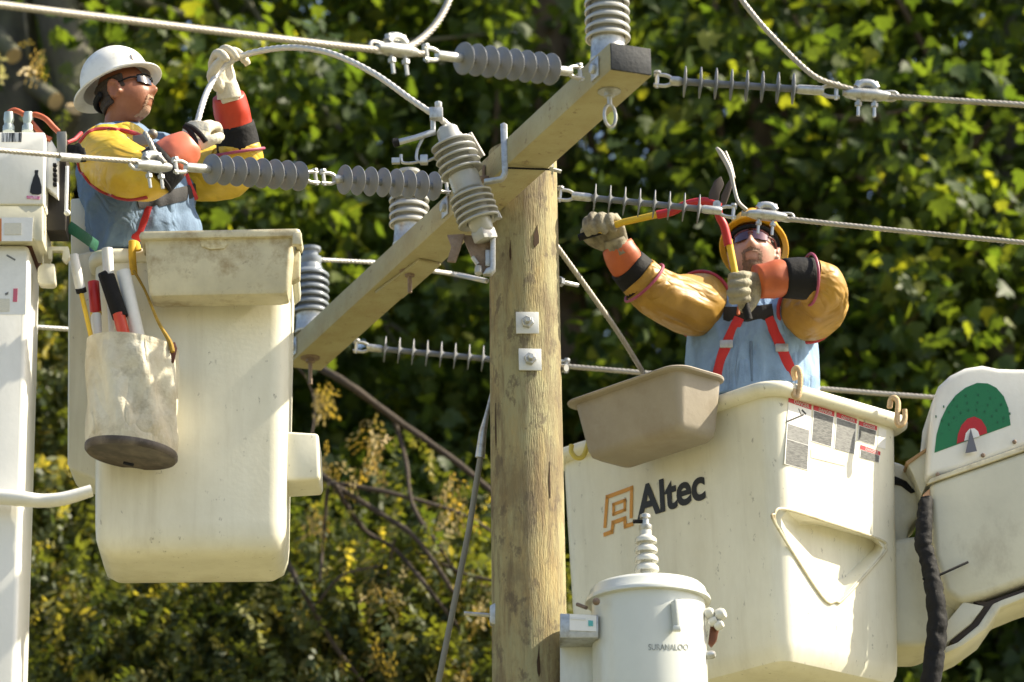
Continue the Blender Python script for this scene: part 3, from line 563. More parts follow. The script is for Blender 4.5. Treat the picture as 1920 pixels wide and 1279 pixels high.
# top contact, hood and hooks
build(B().tube([P(742, 268, CY - .02), P(780, 258, CY - .02), P(815, 247, CY)], [.013, .012, .014], 10, 0, b=[.008, .008, .01]), 'contact_arm', galv, fc)
build(B().lathe([(.016, 0), (.018, .02), (.010, .024)], P(748, 266, CY - .02), V((-1, 0, -.25)), 12), 'contact_tip', blackr, fc)
build(B().tube([P(812, 250, CY), P(812, 222, CY), P(808, 205, CY)], .011, 8).box(P(818, 214, CY - .01), .05, .04, .045), 'terminal_clamp', galv, fc, bev=.004)
build(B().lathe([(.008, 0), (.014, .01), (.014, .03), (.006, .034)], P(822, 206, CY), V((0, 0, 1)), 8), 'clamp_bolt', galv, fc)
build(B().tube([P(795, 255, CY), P(783, 280, CY), P(782, 300, CY), P(795, 304, CY), P(815, 296, CY)], .006, 8, 5), 'spring_hook', galv, fc)
build(B().tube([P(752, 290, CY), P(754, 304, CY), P(770, 306, CY), P(790, 302, CY)], .006, 8, 5).box(P(742, 302, CY), .03, .02, .02), 'arc_horn', galv, fc)
build(B().box(P(795, 300, CY), .03, .03, .035), 'guide_block', galv, fc, bev=.004)
# lower rusted hinge and hanger plate
ext('hinge_cheek', [(838, 440), (872, 438), (862, 470), (854, 492), (838, 490), (846, 462)], CY + .03, .012, rusty, fc, bev=.003)
ext('hinge_yoke', [(866, 440), (900, 442), (922, 455), (918, 505), (905, 514), (893, 500), (880, 474)], CY + .05, .014, rusty, fc, bev=.003)
ext('hanger_strap', [(919, 432), (929, 430), (929, 505), (921, 514), (905, 514), (912, 502), (919, 500)], CY + .02, .03, galv, fc, bev=.003)
ext('wear_plate', [(910, 468), (919, 468), (919, 500), (910, 498)], CY + .035, .01, galv, fc, bev=.002)
build(B().lathe([(.012, 0), (.015, .01), (.015, .03), (.008, .036)], P(897, 500, CY + .04), V((0, -.2, -1)), 10), 'drop_pin', porc, fc)
build(B().tube([P(886, 482, CY + .04), P(896, 496, CY + .04)], .008, 8), 'latch', galv, fc)
build(B().tube([P(932, 395, CY), P(934, 410, CY)], [.006, .016], 8), 'lag_cone', galv, fc)
build(B().tube([P(880, 250, CY + .05), P(905, 293, CY + .1)], .011, 10), 'lead_wire', wirem, fc)
# jumper held by the worker
LJ = [P(368, 240, 13.03), P(377, 205, 13.06), P(392, 165, 13.16), P(420, 125, 13.22), P(465, 101, 13.2), P(545, 89, 13.12), P(620, 100, 13.05), P(700, 137, 13.0), P(770, 186, 12.95), P(815, 216, 12.93), P(840, 235, 12.98), P(885, 275, 13.02)]
wire('jumper_cable', 'pale jumper cable arching from the gloved hands to the fuse cutout', LJ, .0115, wireb, 'cable', lobes=6, tw=40)

# ------------------------------------------------------------------ transformer
TC = P(1215, 1130, 13.28); TX, TY = TC.x, TC.y; tz = P(1215, 1102, 13.28 - .2).z
tb = V((TX, TY, tz - .9)); tr = thing('transformer', 'grey can transformer with ribbed bushing mounted beside the pole', 'transformer', tb)
k = MPP(13.28, tz); rt = 107 * k; rl = 118 * k
build(B().lathe([(rt * .97, -.9), (rt, -.88), (rt, .012)], V((TX, TY, tz)), UP, 64), 'tank', tank, tr)
build(B().lathe([(rt * 1.01, -.006), (rl, -.004), (rl, .004), (rl * .985, .012), (rl * .95, .018), (rl * .92, .042), (rl * .86, .056), (rl * .5, .070), (.01, .074)], V((TX, TY, tz)), UP, 64), 'lid', tank, tr)
bo = P(1213, 1078, 13.25); bo = V((bo.x, bo.y, tz + .062))
pf_ = [(.056, 0), (.058, .02), (.04, .028)]
build(B().lathe(pf_ + [(.024, .03), (.022, .2), (.018, .21), (.018, .225)], bo, UP, 24), 'bushing', bushp, tr)
bsh = shed_mesh('bushing_shed', .046, .022, .04, bushp)
for i in range(4): inst(bsh, 'bushing_shed', tr, Matrix.Translation(bo + UP * (.058 + i * .036)) @ Matrix.Scale(1 - .035 * i, 4))
build(B().lathe([(.02, .2), (.024, .206), (.024, .222), (.014, .226), (.014, .245), (.02, .25), (.02, .262), (.008, .268)], bo, UP, 14), 'terminal', galv, tr)
build(B().tube([bo + UP * .235 + V((-.045, -.01, 0)), bo + UP * .237], .008, 8), 'terminal_stud', blackr, tr)
def on_tank(px, py, off=.0):
    p = P(px, py, TY - rt); dx = max(-.97, min(.97, (p.x - TX) / (rt + off))); n = V((dx, -math.sqrt(1 - dx * dx), 0)); q = V((TX, TY, 0)) + n * (rt + off); q.z = P(px, py, q.y).z; return q, n
q, n = on_tank(1262, 1155); s = V((0, 0, 1)).cross(n)
build(B().prism([q + UP * .052 + s * -.010, q + UP * .05 + s * .012, q - UP * .045 + s * .012, q - UP * .06 + s * -.004], n * .045), 'lifting_lug', tank, tr, bev=.005)
build(B().box(q - UP * .055 + n * .03, .03, .03, .02), 'lug_hook', tank, tr, bev=.004)
for px, py, r in ((1330, 1150, .022), (1338, 1165, .018), (1352, 1152, .024), (1348, 1172, .018)):
    q = P(px, py, TY - .05); build(B().lathe([(.006, -.02), (r, -.012), (r, .006), (r * .7, .016)], q, V((.8, -.4, .2)), 12), 'secondary_terminal', bushp, tr)
build(B().prism([P(x, y, TY - .03) for x, y in ((1332, 1172), (1350, 1172), (1344, 1200), (1334, 1212), (1328, 1205))], V((0, .03, 0))), 'ground_strap', mat('copper_brown', (.16, .06, .03), .6, .3), tr, bev=.003)
build(B().lathe([(.008, -.02), (.016, -.012), (.016, .01), (.01, .02)], P(1331, 1228, TY - .04), V((.9, -.3, 0)), 10), 'ground_lug', galv, tr)
build(B().tube([P(1082, 1133, TY - .02), P(1100, 1140, TY - .05)], .007, 8), 'lid_bolt', rusty, tr)
build(B().ball(P(1118, 1128, TY - .16), .014), 'lid_stud', rusty, tr)
# bracket with paper tag
ext('mounting_bracket', [(1050, 1150), (1122, 1153), (1122, 1196), (1050, 1196)], TY - .12, .16, galv, tr, bev=.003)
tg = ext('paper_tag', [(1068, 1151), (1118, 1154), (1118, 1184), (1068, 1182)], TY - .124, .003, whitep, tr, bev=0)
ext('printed_line', [(1070, 1157), (1098, 1159), (1098, 1163), (1070, 1161)], TY - .126, .002, palegrey, tg, bev=0)
ext('printed_mark', [(1103, 1163), (1112, 1164), (1112, 1174), (1103, 1174)], TY - .126, .002, tealp, tg, bev=0)
ext('bracket_lower', [(1050, 1198), (1116, 1198), (1116, 1279), (1050, 1400)], TY + .02, .05, tank, tr, bev=.003)
def textmesh(s, size, off=0.):
    cu = bpy.data.curves.new('t', 'FONT'); cu.body = s; cu.size = size; cu.extrude = .0006; cu.offset = off; cu.resolution_u = 6
    o = bpy.data.objects.new('t', cu); C.objects.link(o); dg = bpy.context.evaluated_depsgraph_get(); me = bpy.data.meshes.new_from_object(o.evaluated_get(dg)); bpy.data.objects.remove(o); return me
me = textmesh('SURANALOO', .032)
xs = [v.co.x for v in me.vertices]; x0, x1 = min(xs), max(xs)
for v in me.vertices:
    u = (v.co.x - x0) / (x1 - x0); qq, nn = on_tank(1216 + 76 * u, 1219, .0008); v.co = qq + UP * v.co.y + nn * v.co.z - tb
finish(me, palegrey if False else mat('grey_stencil', (.16, .18, .17), .6, col2=(.5, .52, .5), vscale=70, thr=(.45, .7)), 30); o = bpy.data.objects.new('stencil_text', me); put(o, tr, None)
# ------------------------------------------------------------------ buckets
def rrect(u0, u1, v0, v1, r, n=6):
    out = []
    for cu, cv, a0 in ((u1 - r, v1 - r, 0), (u0 + r, v1 - r, 90), (u0 + r, v0 + r, 180), (u1 - r, v0 + r, 270)):
        for k in range(n + 1):
            a = R(a0 + 90 * k / n); out.append((cu + r * math.cos(a), cv + r * math.sin(a)))
    return out
def bucket_rings(K, e1, e2, L1, L2, prof, rad):
    rs = []
    for ins, dz in prof:
        r = max(rad - ins * .6, .02); rs.append([K + e1 * u + e2 * v + UP * dz for u, v in rrect(ins, L1 - ins, ins, L2 - ins, r)])
    return rs
ea = R(47); e1 = V((-math.cos(ea), math.sin(ea), 0)); e2 = V((math.sin(ea), math.cos(ea), 0)); L1, L2 = 1.22, .745
K = P(1449, 722, 13.62); BD = 1.09
bk = thing('bucket', 'large cream two-man lift bucket with logo, warning labels and triangular step', 'bucket', K + e1 * L1 / 2 + e2 * L2 / 2 - UP * BD, 'lift buckets on the boom trucks')
def dense(prof, n=1): return prof
prof = [(.14, -BD + .08), (.10, -BD + .12), (.09, -.005), (.0, -.005), (.012, -.4), (.024, -.8), (.030, -BD + .10), (.036, -BD + .06), (.052, -BD + .025), (.085, -BD + .005), (.15, -BD)]
body = build(B().rings(bucket_rings(K, e1, e2, L1, L2, prof, .085)), 'shell', fibre, bk, smooth=50)
nr = (-e1 - UP * .028).normalized(); nl = (-e2 - UP * .028).normalized()
KR = K + UP * 0; 
tri_f = [(1458, 985), (1456, 967), (1472, 957), (1540, 977), (1645, 1012), (1656, 1027), (1650, 1042), (1582, 1118), (1566, 1124), (1540, 1114)]
tri_b = [(1492, 996), (1493, 988), (1501, 984), (1542, 986), (1632, 1011), (1641, 1019), (1638, 1029), (1584, 1082), (1571, 1087), (1548, 1080)]
fr = [PP(x, y, KR, nr) for x, y in tri_f]; bk_ = [PP(x, y, KR - nr * .075, nr) for x, y in tri_b]
fo = [p + (p - q) * .45 for p, q in zip(fr, bk_)]
cut = B().rings([fo, fr, [a * .35 + c * .65 - nr * 0 for a, c in zip(fr, bk_)], bk_], True, True)
cm = bpy.data.meshes.new('cut'); cm.from_pydata([tuple(p - ORG[bk.name]) for p in cut.v], [], cut.f); bmx = bmesh.new(); bmx.from_mesh(cm); bmesh.ops.recalc_face_normals(bmx, faces=bmx.faces); bmx.to_mesh(cm); bmx.free()
co = bpy.data.objects.new('cut', cm); C.objects.link(co)
bo_ = bpy.data.objects.new('tmpb', body.data); C.objects.link(bo_); md = bo_.modifiers.new('b', 'BOOLEAN'); md.operation = 'DIFFERENCE'; md.object = co; md.solver = 'EXACT'
nm = bpy.data.meshes.new_from_object(bo_.evaluated_get(bpy.context.evaluated_depsgraph_get())); bpy.data.objects.remove(bo_); bpy.data.objects.remove(co)
nm.materials.clear(); finish(nm, fibre, 32); body.data = nm
loop = [p + nr * .001 for p in fr]; ctr = sum(loop, V((0, 0, 0))) / len(loop); loop = [ctr + (p - ctr) * 1.04 for p in loop]; loop += loop[:2]
build(B().tube(loop, .006, 8, 5), 'step_rim', fibre_d, bk)
lip = [(.085, -.004), (.0, -.035), (-.030, -.034), (-.046, -.02), (-.048, .0), (-.04, .014), (-.02, .02), (.03, .016), (.085, .01), (.085, -.004)]
build(B().rings(bucket_rings(K, e1, e2, L1, L2, lip, .085), False, False), 'rim', fibre, bk, smooth=60)
# logo on the long face, traced on its plane
def facepoly(pts, p0, n, name, m, parent, off=.0025, th=.0015):
    return build(B().prism([PP(x, y, p0 + n * off, n) for x, y in pts], n * -th), name, m, parent, smooth=20)
def stroke(pts, w, p0, n, name, m, parent):
    b = B(); q = [PP(x, y, p0 + n * .0025, n) for x, y in pts]
    for a, c in zip(q, q[1:]):
        d = (c - a).normalized(); s = d.cross(n) * w / 2; a2, c2 = a - d * w / 2, c + d * w / 2; b.prism([a2 - s, c2 - s, c2 + s, a2 + s], n * -.0012)
    return build(b, name, m, parent, smooth=20)
sw = .0165
lg = stroke([(1134, 986), (1138, 932), (1184, 915), (1183, 968)], sw, K, nl, 'logo_mark', orangep, bk)
stroke([(1150, 946), (1171, 938), (1171, 956), (1150, 964), (1150, 946)], sw * .8, K, nl, 'logo_mark', orangep, lg)
stroke([(1134, 1002), (1147, 997), (1149, 980), (1171, 972), (1172, 987), (1184, 983)], sw, K, nl, 'logo_mark', orangep, lg)
me = textmesh('Altec', 1., .028)
xs = [v.co.x for v in me.vertices]; x0, x1 = min(xs), max(xs)
T0_, T1_ = PP(1195, 972, K + nl * .0025, nl), PP(1323, 937, K + nl * .0025, nl)
tw = (T1_ - T0_); tw.z = 0; Wt = tw.length; tw.normalize(); tu = nl.cross(tw); tu = tu if tu.z > 0 else -tu; tu.normalize()
zl = PP(1198, 972, K, nl).z; zr = PP(1321, 934, K, nl).z; base_ = V((T0_.x, T0_.y, zl))
hs = (PP(1225, 900, K, nl).z - PP(1225, 960, K, nl).z) / .71
for v in me.vertices:
    u = (v.co.x - x0) / (x1 - x0) * Wt; v.co = base_ + tw * u + UP * (zr - zl) * (u / Wt) * .0 + tu * (v.co.y * hs) + nl * (v.co.z) - ORG[bk.name]
finish(me, blackp, 30); o = bpy.data.objects.new('logo_lettering', me); put(o, bk, None)
# warning labels
def card(quad, split, bodym, hdr=.0, name='warning_label'):
    tl, trr, br, bl = [V(q) for q in quad]; L = lambda a, c, t: (a[0] + (c[0] - a[0]) * t, a[1] + (c[1] - a[1]) * t)
    o = facepoly(quad, K, nr, name, whitep, bk, .0015, .001)
    hq = [tl, trr, L(trr, br, split), L(tl, bl, split)]; h = facepoly([tuple(q)[:2] for q in hq], K, nr, 'label_header', redp, o, .0022, .0006)
    me = textmesh('DANGER', 1., .02); xs = [v.co.x for v in me.vertices]; x0, x1 = min(xs), max(xs)
    A_, B_, D_ = [PP(q[0], q[1], K + nr * .0028, nr) for q in (L(L(tl, bl, split * .86), L(trr, br, split * .86), .25), L(L(tl, bl, split * .86), L(trr, br, split * .86), .9), L(L(tl, bl, split * .2), L(trr, br, split * .2), .25))]
    for v in me.vertices: v.co = A_ + (B_ - A_) * ((v.co.x - x0) / (x1 - x0)) + (D_ - A_) * (v.co.y / .72) - ORG[bk.name]
    finish(me, whitep, 30); t = bpy.data.objects.new('header_lettering', me); put(t, o, None)
    return o, L, tl, trr, br, bl
def block(o, L, tl, trr, br, bl, a, c, m, s0=.04, s1=.96):
    q = [L(L(tl, bl, a), L(trr, br, a), s0), L(L(tl, bl, a), L(trr, br, a), s1), L(L(tl, bl, c), L(trr, br, c), s1), L(L(tl, bl, c), L(trr, br, c), s0)]
    facepoly(q, K, nr, 'label_text_block', m, o, .0022, .0006)
c1 = card([(1479, 743), (1522, 758), (1515, 882), (1471, 870)], .085, greytext); block(*c1, .40, .62, greytext2); block(*c1, .63, .99, greytext)
stroke([(1477, 790), (1506, 778)], .007, K, nr, 'label_picture', blackp, c1[0]); stroke([(1498, 767), (1502, 777)], .004, K, nr, 'label_picture', blackp, c1[0]); stroke([(1505, 770), (1510, 775)], .008, K, nr, 'label_picture', blackp, c1[0])
c2 = card([(1526, 759), (1565, 772), (1560, 839), (1521, 827)], .14, greytext); block(*c2, .16, .98, greytext)
c3 = card([(1569, 773), (1607, 786), (1603, 852), (1564, 841)], .13, greytext); block(*c3, .15, .99, greytext2)
c4 = card([(1611, 789), (1645, 799), (1641, 836), (1608, 826)], .22, greytext); block(*c4, .25, .97, greytext)
c5 = card([(1614, 834), (1651, 847), (1649, 868), (1612, 858)], .34, greytext); block(*c5, .38, .97, greytext)
facepoly([(1648, 801), (1662, 806), (1660, 842), (1646, 838)], K, nr, 'paper_label', whitep, bk, .0015, .001)
facepoly([(1521, 842), (1586, 860), (1585, 874), (1521, 858)], K, nr, 'faded_label', faint, bk, .0015, .001)
# rope hooks over the rim
def hook(pts, label, m, r=.011, cat='hook', g=None):
    o = build(B().tube(pts, r, 10, 6), 'rope_hook', m, None, pts[0]); return tag(o, label, cat, g)
Yh = 13.66
hook([P(1491, 712, Yh + .02), P(1488, 696, Yh), P(1494, 690, Yh - .01), P(1500, 700, Yh - .02), P(1500, 728, Yh - .02), P(1496, 745, Yh - .02), P(1489, 742, Yh - .02), P(1489, 730, Yh - .02)], 'tan rope hook over the rim above the warning labels', rope)
Yh = 13.95
hook([P(1668, 765, Yh), P(1670, 750, Yh), P(1678, 746, Yh - .01), P(1684, 757, Yh - .02), P(1682, 790, Yh - .03), P(1688, 798, Yh - .03), P(1696, 788, Yh - .03), P(1696, 768, Yh - .03)], 'tan rope hook over the rim next to the boom knuckle', rope)
Yh = 14.2
hook([P(1104, 812, Yh), P(1102, 834, Yh), P(1093, 856, Yh), P(1080, 858, Yh), P(1071, 846, Yh), P(1072, 834, Yh)], 'yellow plastic hook on the rim beside the pole', mat('yellow_plastic', (.62, .52, .12), .5), .010)
# tan tray hanging on the long side
ty = thing('tool_tray', 'tan plastic tool tray hung on the bucket under the logo wall rim', 'tray', K + e1 * .55 - e2 * .2)
nl0 = -e2; base0 = K + e1 * .185 - e2 * .054
def trayr(i, z, off=0): # ring of the tray: inset i from the rim, at height z
    a, c, w = .015 + i, .605 - i, .26
    return [base0 + e1 * u - e2 * v + UP * z for u, v in rrect(a, c, .003 + i * .3, w - i * 1.1, .045 - min(i, .02))]
rs = [trayr(.052, .075 + .02), trayr(.012, .30), trayr(0, .30), trayr(-.03, .302), trayr(-.034, .297), trayr(-.03, .290), trayr(.0, .288), trayr(.035, .10), trayr(.044, .075), trayr(.065, .062)]
TZ = -.24
rs = [[p + UP * TZ + UP * .0 for p in r] for r in rs]
build(B().rings(rs), 'basin', traytan, ty, smooth=50)

# ------------------------------------------------------------------ boom tip at the big bucket
BY = 14.02
bm_ = thing('boom_tip', 'white and cream boom tip with green dial next to the big bucket', 'boom', P(1990, 1279, BY + .2))
ext('gauge_cover', [(1737, 896), (1741, 820), (1748, 752), (1760, 722), (1782, 702), (1810, 688), (1842, 683), (1872, 689), (1900, 690), (2100, 690), (2100, 776), (1920, 838), (1800, 880)], BY, .42, boomw, bm_, bev=.025, seg=4)
ext('boom_shell', [(1742, 906), (1800, 886), (1920, 845), (2100, 783), (2100, 1030), (1920, 1092), (1850, 1118), (1800, 1130), (1772, 1110), (1750, 1040)], BY - .012, .46, boomc, bm_, bev=.03, seg=4)
ext('seam_strip', [(1738, 908), (1745, 897), (1920, 836), (2100, 774), (2100, 782), (1920, 845), (1760, 900)], BY - .018, .03, fibre_d, bm_, bev=.002)
ext('lower_shell', [(1665, 1010), (1742, 1000), (1790, 1080), (1806, 1130), (1772, 1175), (1760, 1195), (1735, 1212), (1640, 1214), (1640, 1100)], BY + .12, .35, boomc, bm_, bev=.03, seg=4)
ext('guard_lip', [(1770, 1214), (1796, 1204), (1835, 1172), (1862, 1132), (1880, 1124), (2100, 1046), (2100, 1062), (1920, 1122), (1876, 1140), (1850, 1178), (1806, 1210), (1772, 1226)], BY - .01, .34, boomc, bm_, bev=.006)
ext('dark_slot', [(1820, 1126), (1850, 1128), (1920, 1104), (2100, 1040), (2100, 1050), (1920, 1118), (1872, 1136), (1838, 1180), (1790, 1208), (1780, 1200), (1820, 1172), (1846, 1138)], BY + .03, .2, mat('dark_gap_steel', (.05, .035, .025), .7), bm_, bev=.003)
ext('hinge_plate', [(1806, 1128), (1846, 1136), (1822, 1168), (1774, 1206), (1772, 1170)], BY + .01, .2, boomc, bm_, bev=.006)
n0 = V((0, -1, 0))
def dial(pts, off, name, m, par): return build(B().prism([P(x, y, BY - off) for x, y in pts], V((0, .0015, 0))), name, m, par, smooth=20)
cx, cy = 1822, 822
def arc(rx, ry, a0, a1, n=22, cx=cx, cy=cy): return [(cx + rx * math.cos(R(a0 + (a1 - a0) * k / n)), cy - ry * math.sin(R(a0 + (a1 - a0) * k / n))) for k in range(n + 1)]
gp = [(1752, 849), (1756, 815), (1764, 787), (1776, 762), (1792, 741), (1810, 727), (1832, 718), (1852, 719), (1868, 727), (1882, 743), (1891, 766), (1895, 797)]
dl_ = dial(gp, .002, 'green_dial', greenp, bm_)
dial([(1794, 832), (1796, 815), (1803, 797), (1814, 785), (1827, 781), (1840, 787), (1849, 801), (1851, 812)], .004, 'red_arc', mat('dial_red', (.42, .012, .015), .5), dl_)
dial([(1808, 827), (1811, 812), (1818, 804), (1827, 803), (1834, 809), (1837, 818)], .006, 'white_hub', whitep, dl_)
for k in range(9):
    a = R(150 - 16.5 * k); r0_, r1_ = 62, 78; c0 = (1826, 822)
    for rr in (54, 68, 82):
        x, y = c0[0] + rr * math.cos(a), c0[1] - rr * math.sin(a)
        if y < 845 - (x - 1752) * .36: dial([(x - 1.2, y - 2.4), (x + 1.2, y - 2), (x + 1.2, y + 2.4), (x - 1.2, y + 2)], .004, 'dial_figure', mat('dial_print', (.005, .10, .036), .5) if 'dial_print' not in MATS else MATS['dial_print'], dl_)
build(B().add([P(1820, 803, BY - .01), P(1832, 846, BY - .03), P(1810, 850, BY - .03), P(1822, 848, BY - .005)], [(0, 1, 2), (0, 2, 3), (0, 3, 1), (1, 3, 2)]), 'pendulum_pointer', mat('dark_steel', (.16, .15, .14), .35, .8), bm_, smooth=20)
for px, py in ((1758, 890), (1843, 854), (1902, 829)):
    build(B().lathe([(.009, -.002), (.009, .006), (.005, .009)], P(px, py, BY), n0, 6), 'rivet', rusty, bm_)
ext('pivot_housing', [(1672, 862), (1694, 868), (1712, 885), (1722, 905), (1726, 932), (1724, 970), (1705, 985), (1700, 1040), (1672, 1075), (1640, 1088), (1640, 862)], BY + .20, .25, boomc, bm_, bev=.025, seg=3)
ext('pivot_arch', [(1664, 892), (1680, 893), (1700, 902), (1716, 922), (1708, 924), (1690, 910), (1664, 905)], BY + .19, .06, blackr, bm_, bev=.003)
ext('gusset', [(1700, 868), (1742, 838), (1742, 900), (1728, 930), (1712, 890)], BY + .1, .2, boomc, bm_, bev=.008)
ext('edge_guard', [(1698, 866), (1742, 836), (1742, 842), (1701, 872)], BY + .09, .22, mat('raw_edge', (.38, .24, .12), .7), bm_, bev=.002)
ext('elbow_sleeve', [(1730, 928), (1744, 915), (1744, 950), (1728, 952)], BY + .0, .05, mat('tan_sleeve', (.58, .33, .18), .7), bm_, bev=.006)
hs_ = tag(build(B().tube([P(1736, 935, BY - .01), P(1733, 975, BY - .04), P(1732, 1020, BY - .05), P(1742, 1060, BY - .06), P(1752, 1110, BY - .07), P(1757, 1170, BY - .07), P(1752, 1230, BY - .07), P(1740, 1310, BY - .06)], [.022, .028, .032, .028, .033, .036, .036, .038], 20, 14), 'hose_bundle', blackr, None, P(1740, 1310, BY - .06), wr=(.006, 22)), 'thick black sleeved hose bundle hanging beside the green dial boom', 'hose')
tag(build(B().tube([P(1730, 1086, BY - .08), P(1762, 1078, BY - .08), P(1815, 1054, BY - .03)], .005, 8), 'cable_tie', blackr, None, P(1730, 1086, BY - .08)), 'black cable tie sticking out from the hose bundle', 'cable tie')

# ------------------------------------------------------------------ left bucket
LY = 13.16
f1 = V((1, .03, 0)).normalized(); f2 = V((-.03, 1, 0)).normalized()
KL = P(176, 480, LY); WL = (P(545, 480, LY) - KL).dot(f1); LD = .52; LBD = P(300, 480, LY).z - P(300, 1036, LY).z
lb = thing('bucket', 'plain cream one-man lift bucket carrying a canvas tool bag', 'bucket', KL + f1 * WL / 2 + f2 * LD / 2 - UP * LBD, 'lift buckets on the boom trucks')
lprof = [(.12, -LBD + .08), (.09, -LBD + .12), (.07, .0), (.0, .0), (.008, -.45), (.018, -LBD + .12), (.022, -LBD + .07), (.036, -LBD + .03), (.07, -LBD + .006), (.13, -LBD)]
build(B().rings(bucket_rings(KL, f1, f2, WL, LD, lprof, .075)), 'shell', fibre, lb, smooth=50)
lip = [(.07, .002), (.0, -.028), (-.014, -.026), (-.024, -.014), (-.025, .006), (-.018, .022), (.0, .028), (.04, .022), (.07, .015), (.07, .002)]
build(B().rings(bucket_rings(KL, f1, f2, WL, LD, lip, .075), False, False), 'rim', fibre, lb, smooth=60)
ext('step_box', [(531, 808), (597, 812), (600, 888), (598, 898), (533, 902), (528, 890)], LY + .10, .22, fibre, lb, bev=.012, seg=3)
ext('mounting_plate', [(525, 780), (533, 786), (533, 905), (524, 910)], LY + .08, .28, fibre, lb, bev=.004)
ext('mounting_column', [(128, 478), (172, 470), (186, 470), (186, 905), (172, 897), (132, 880), (126, 868)], LY + .14, .24, fibre, lb, bev=.012, seg=3)
ext('column_head', [(132, 372), (168, 369), (173, 374), (178, 480), (133, 480)], LY + .20, .12, fibre, lb, bev=.008)
tz0 = thing('rim_tray', 'dirty cream box tray hooked on the front rim of the bucket', 'tray', P(410, 560, LY - .1))
dpt = .15
def trl(i, z):
    a = P(271, 460, LY - dpt - .03); w = (P(549, 460, LY - dpt - .03) - a).x
    return [V((a.x, a.y, 0)) + V((u, v, z)) for u, v in rrect(i, w - i, i, dpt - i * .3, .018)]
zt0, zb0 = P(400, 452, LY - dpt).z, P(400, 556, LY - dpt).z
rs = [trl(.03, zb0 + .02), trl(.02, zt0), trl(0, zt0), trl(.004, zt0 - .05), trl(.016, zb0 + .02), trl(.022, zb0 + .005), trl(.04, zb0)]
bs = build(B().rings(rs), 'basin', fibre_d, tz0, smooth=50)
a = P(262, 447, LY - dpt - .05); c = P(562, 447, LY - dpt - .05)
rr_ = [[V((a.x, a.y, 0)) + V((u, v, z)) for u, v in rrect(i, (c - a).x - i, i, dpt + .045, .02)] for i, z in ((.02, zt0 - .006), (0, zt0 - .004), (-.004, zt0 + .012), (0, zt0 + .024), (.02, zt0 + .024), (.024, zt0 - .006))]
build(B().rings(rr_, False, False), 'tray_lip', fibre_d, tz0, smooth=50)
ext('side_tab', [(546, 468), (560, 468), (563, 474), (562, 520), (546, 528)], LY - .06, .05, fibre_d, tz0, bev=.006)
ext('lip_tab', [(548, 436), (565, 434), (566, 458), (548, 458)], LY - dpt - .055, .03, fibre_d, tz0, bev=.005)
ext('worn_patch', [(375, 450), (392, 446), (420, 446), (428, 456), (420, 466), (395, 467), (378, 462)], LY - dpt - .034, .006, mat('chipped_resin', (.68, .63, .44), .6, col2=(.42, .34, .18), vscale=45), tz0, bev=.001)

# canvas bag with its strap and tools
BGY = LY - .13
bag = thing('tool_bag', 'soiled canvas tool bag with dark base hanging on a yellow strap', 'bag', P(246, 860, BGY))
c0, c1 = P(249, 652, BGY), P(246, 848, BGY); hw0, hw1 = 84 * MPP(BGY), 83 * MPP(BGY)
tilt = V((1, 0, -.13)).normalized(); rs = []
for i in range(40):
    k = i / 39; c = c0 + (c1 - c0) * k; rr = hw0 + (hw1 - hw0) * k + .004 * math.sin(k * 9); ring = []
    for j in range(72):
        a = 2 * math.pi * j / 72; fold = .020 * math.sin(a * 8 - k * 4.5) * math.sin(math.pi * min(1, k * 1.05)) * (.6 + .5 * noise.noise(V((a * 2, k * 3, 1)))) if .08 < k < .93 else 0
        d = V((math.cos(a) * 1.0, math.sin(a) * .95, 0)) * (rr + fold); ring.append(c + V((d.x, d.y, -.13 * d.x)))
    rs.append(ring)
inner = [[c0 + (p - c0) * .95 for p in rs[0]], [c0 + (p - rs[0][0] * 0 - c0) * .93 - UP * .12 for p in rs[0]]]
build(B().rings([inner[1], inner[0]] + rs, True, False), 'canvas', canvas, bag, smooth=180)
build(B().rings([[c0 + (p - c0) * f + UP * z for p in rs[0]] for f, z in ((.97, .006), (1.015, .004), (1.02, -.012), (1.0, -.03), (1.003, -.032))], False, False), 'hem', canvas, bag, smooth=60)
bsr = [[c1 + (p - c1) * f + UP * z for p in rs[-1]] for f, z in ((1.0, .014), (1.02, .008), (1.02, -.008), (.97, -.018), (.93, -.014))]
build(B().rings(bsr, False, True), 'rubber_base', mat('dark_bag_base', (.05, .038, .03), .6, col2=(.16, .13, .10), vscale=12), bag, smooth=50)
build(B().tube([P(232, 868, BGY - .05), P(250, 872, BGY - .06)], .006, 8), 'base_stud', blackr, bag)
ext('leather_tab', [(312, 645), (328, 641), (332, 652), (326, 680), (309, 679)], BGY - .085, .01, brownl, bag, bev=.002)
build(B().tube([P(259, 470, LY - .05), P(254, 455, LY - .02), P(248, 452, LY + .03)], .014, 8, 5, b=.005, side=(1, 0, 0)).tube([P(248, 452, LY - .035), P(248, 480, LY - .05), P(251, 515, LY - .05)], .014, 8, 5, b=.005, side=(1, 0, 0)), 'strap_loop', weby, bag)
build(B().tube([P(251, 508, LY - .055), P(272, 545, LY - .10), P(296, 602, LY - .19), P(318, 640, LY - .22), P(324, 660, LY - .225)], [.006, .005, .006, .009, .008], 8, 8), 'strap_cord', mat('frayed_cord', (.42, .26, .03), .8, var=.4, vscale=30), bag)
def tool(label, segs, Y=BGY, g='tools standing in the canvas bag', nm='hand_tool'):
    t = thing(nm, label, 'tool', P(*segs[-1][1], Y), g)
    for (a, c, r, m, pn) in segs: build(B().tube([P(*a, Y), P(*c, Y + .01)], r, 14), pn, m, t, bev=.002)
tool('thin yellow tool with a white grip standing in the canvas bag', [((137, 478), (152, 546), .019, whitep, 'grip'), ((151, 544), (175, 650), .009, tooly, 'shaft'), ((151, 540), (153, 549), .020, blackr, 'collar')], BGY - .02)
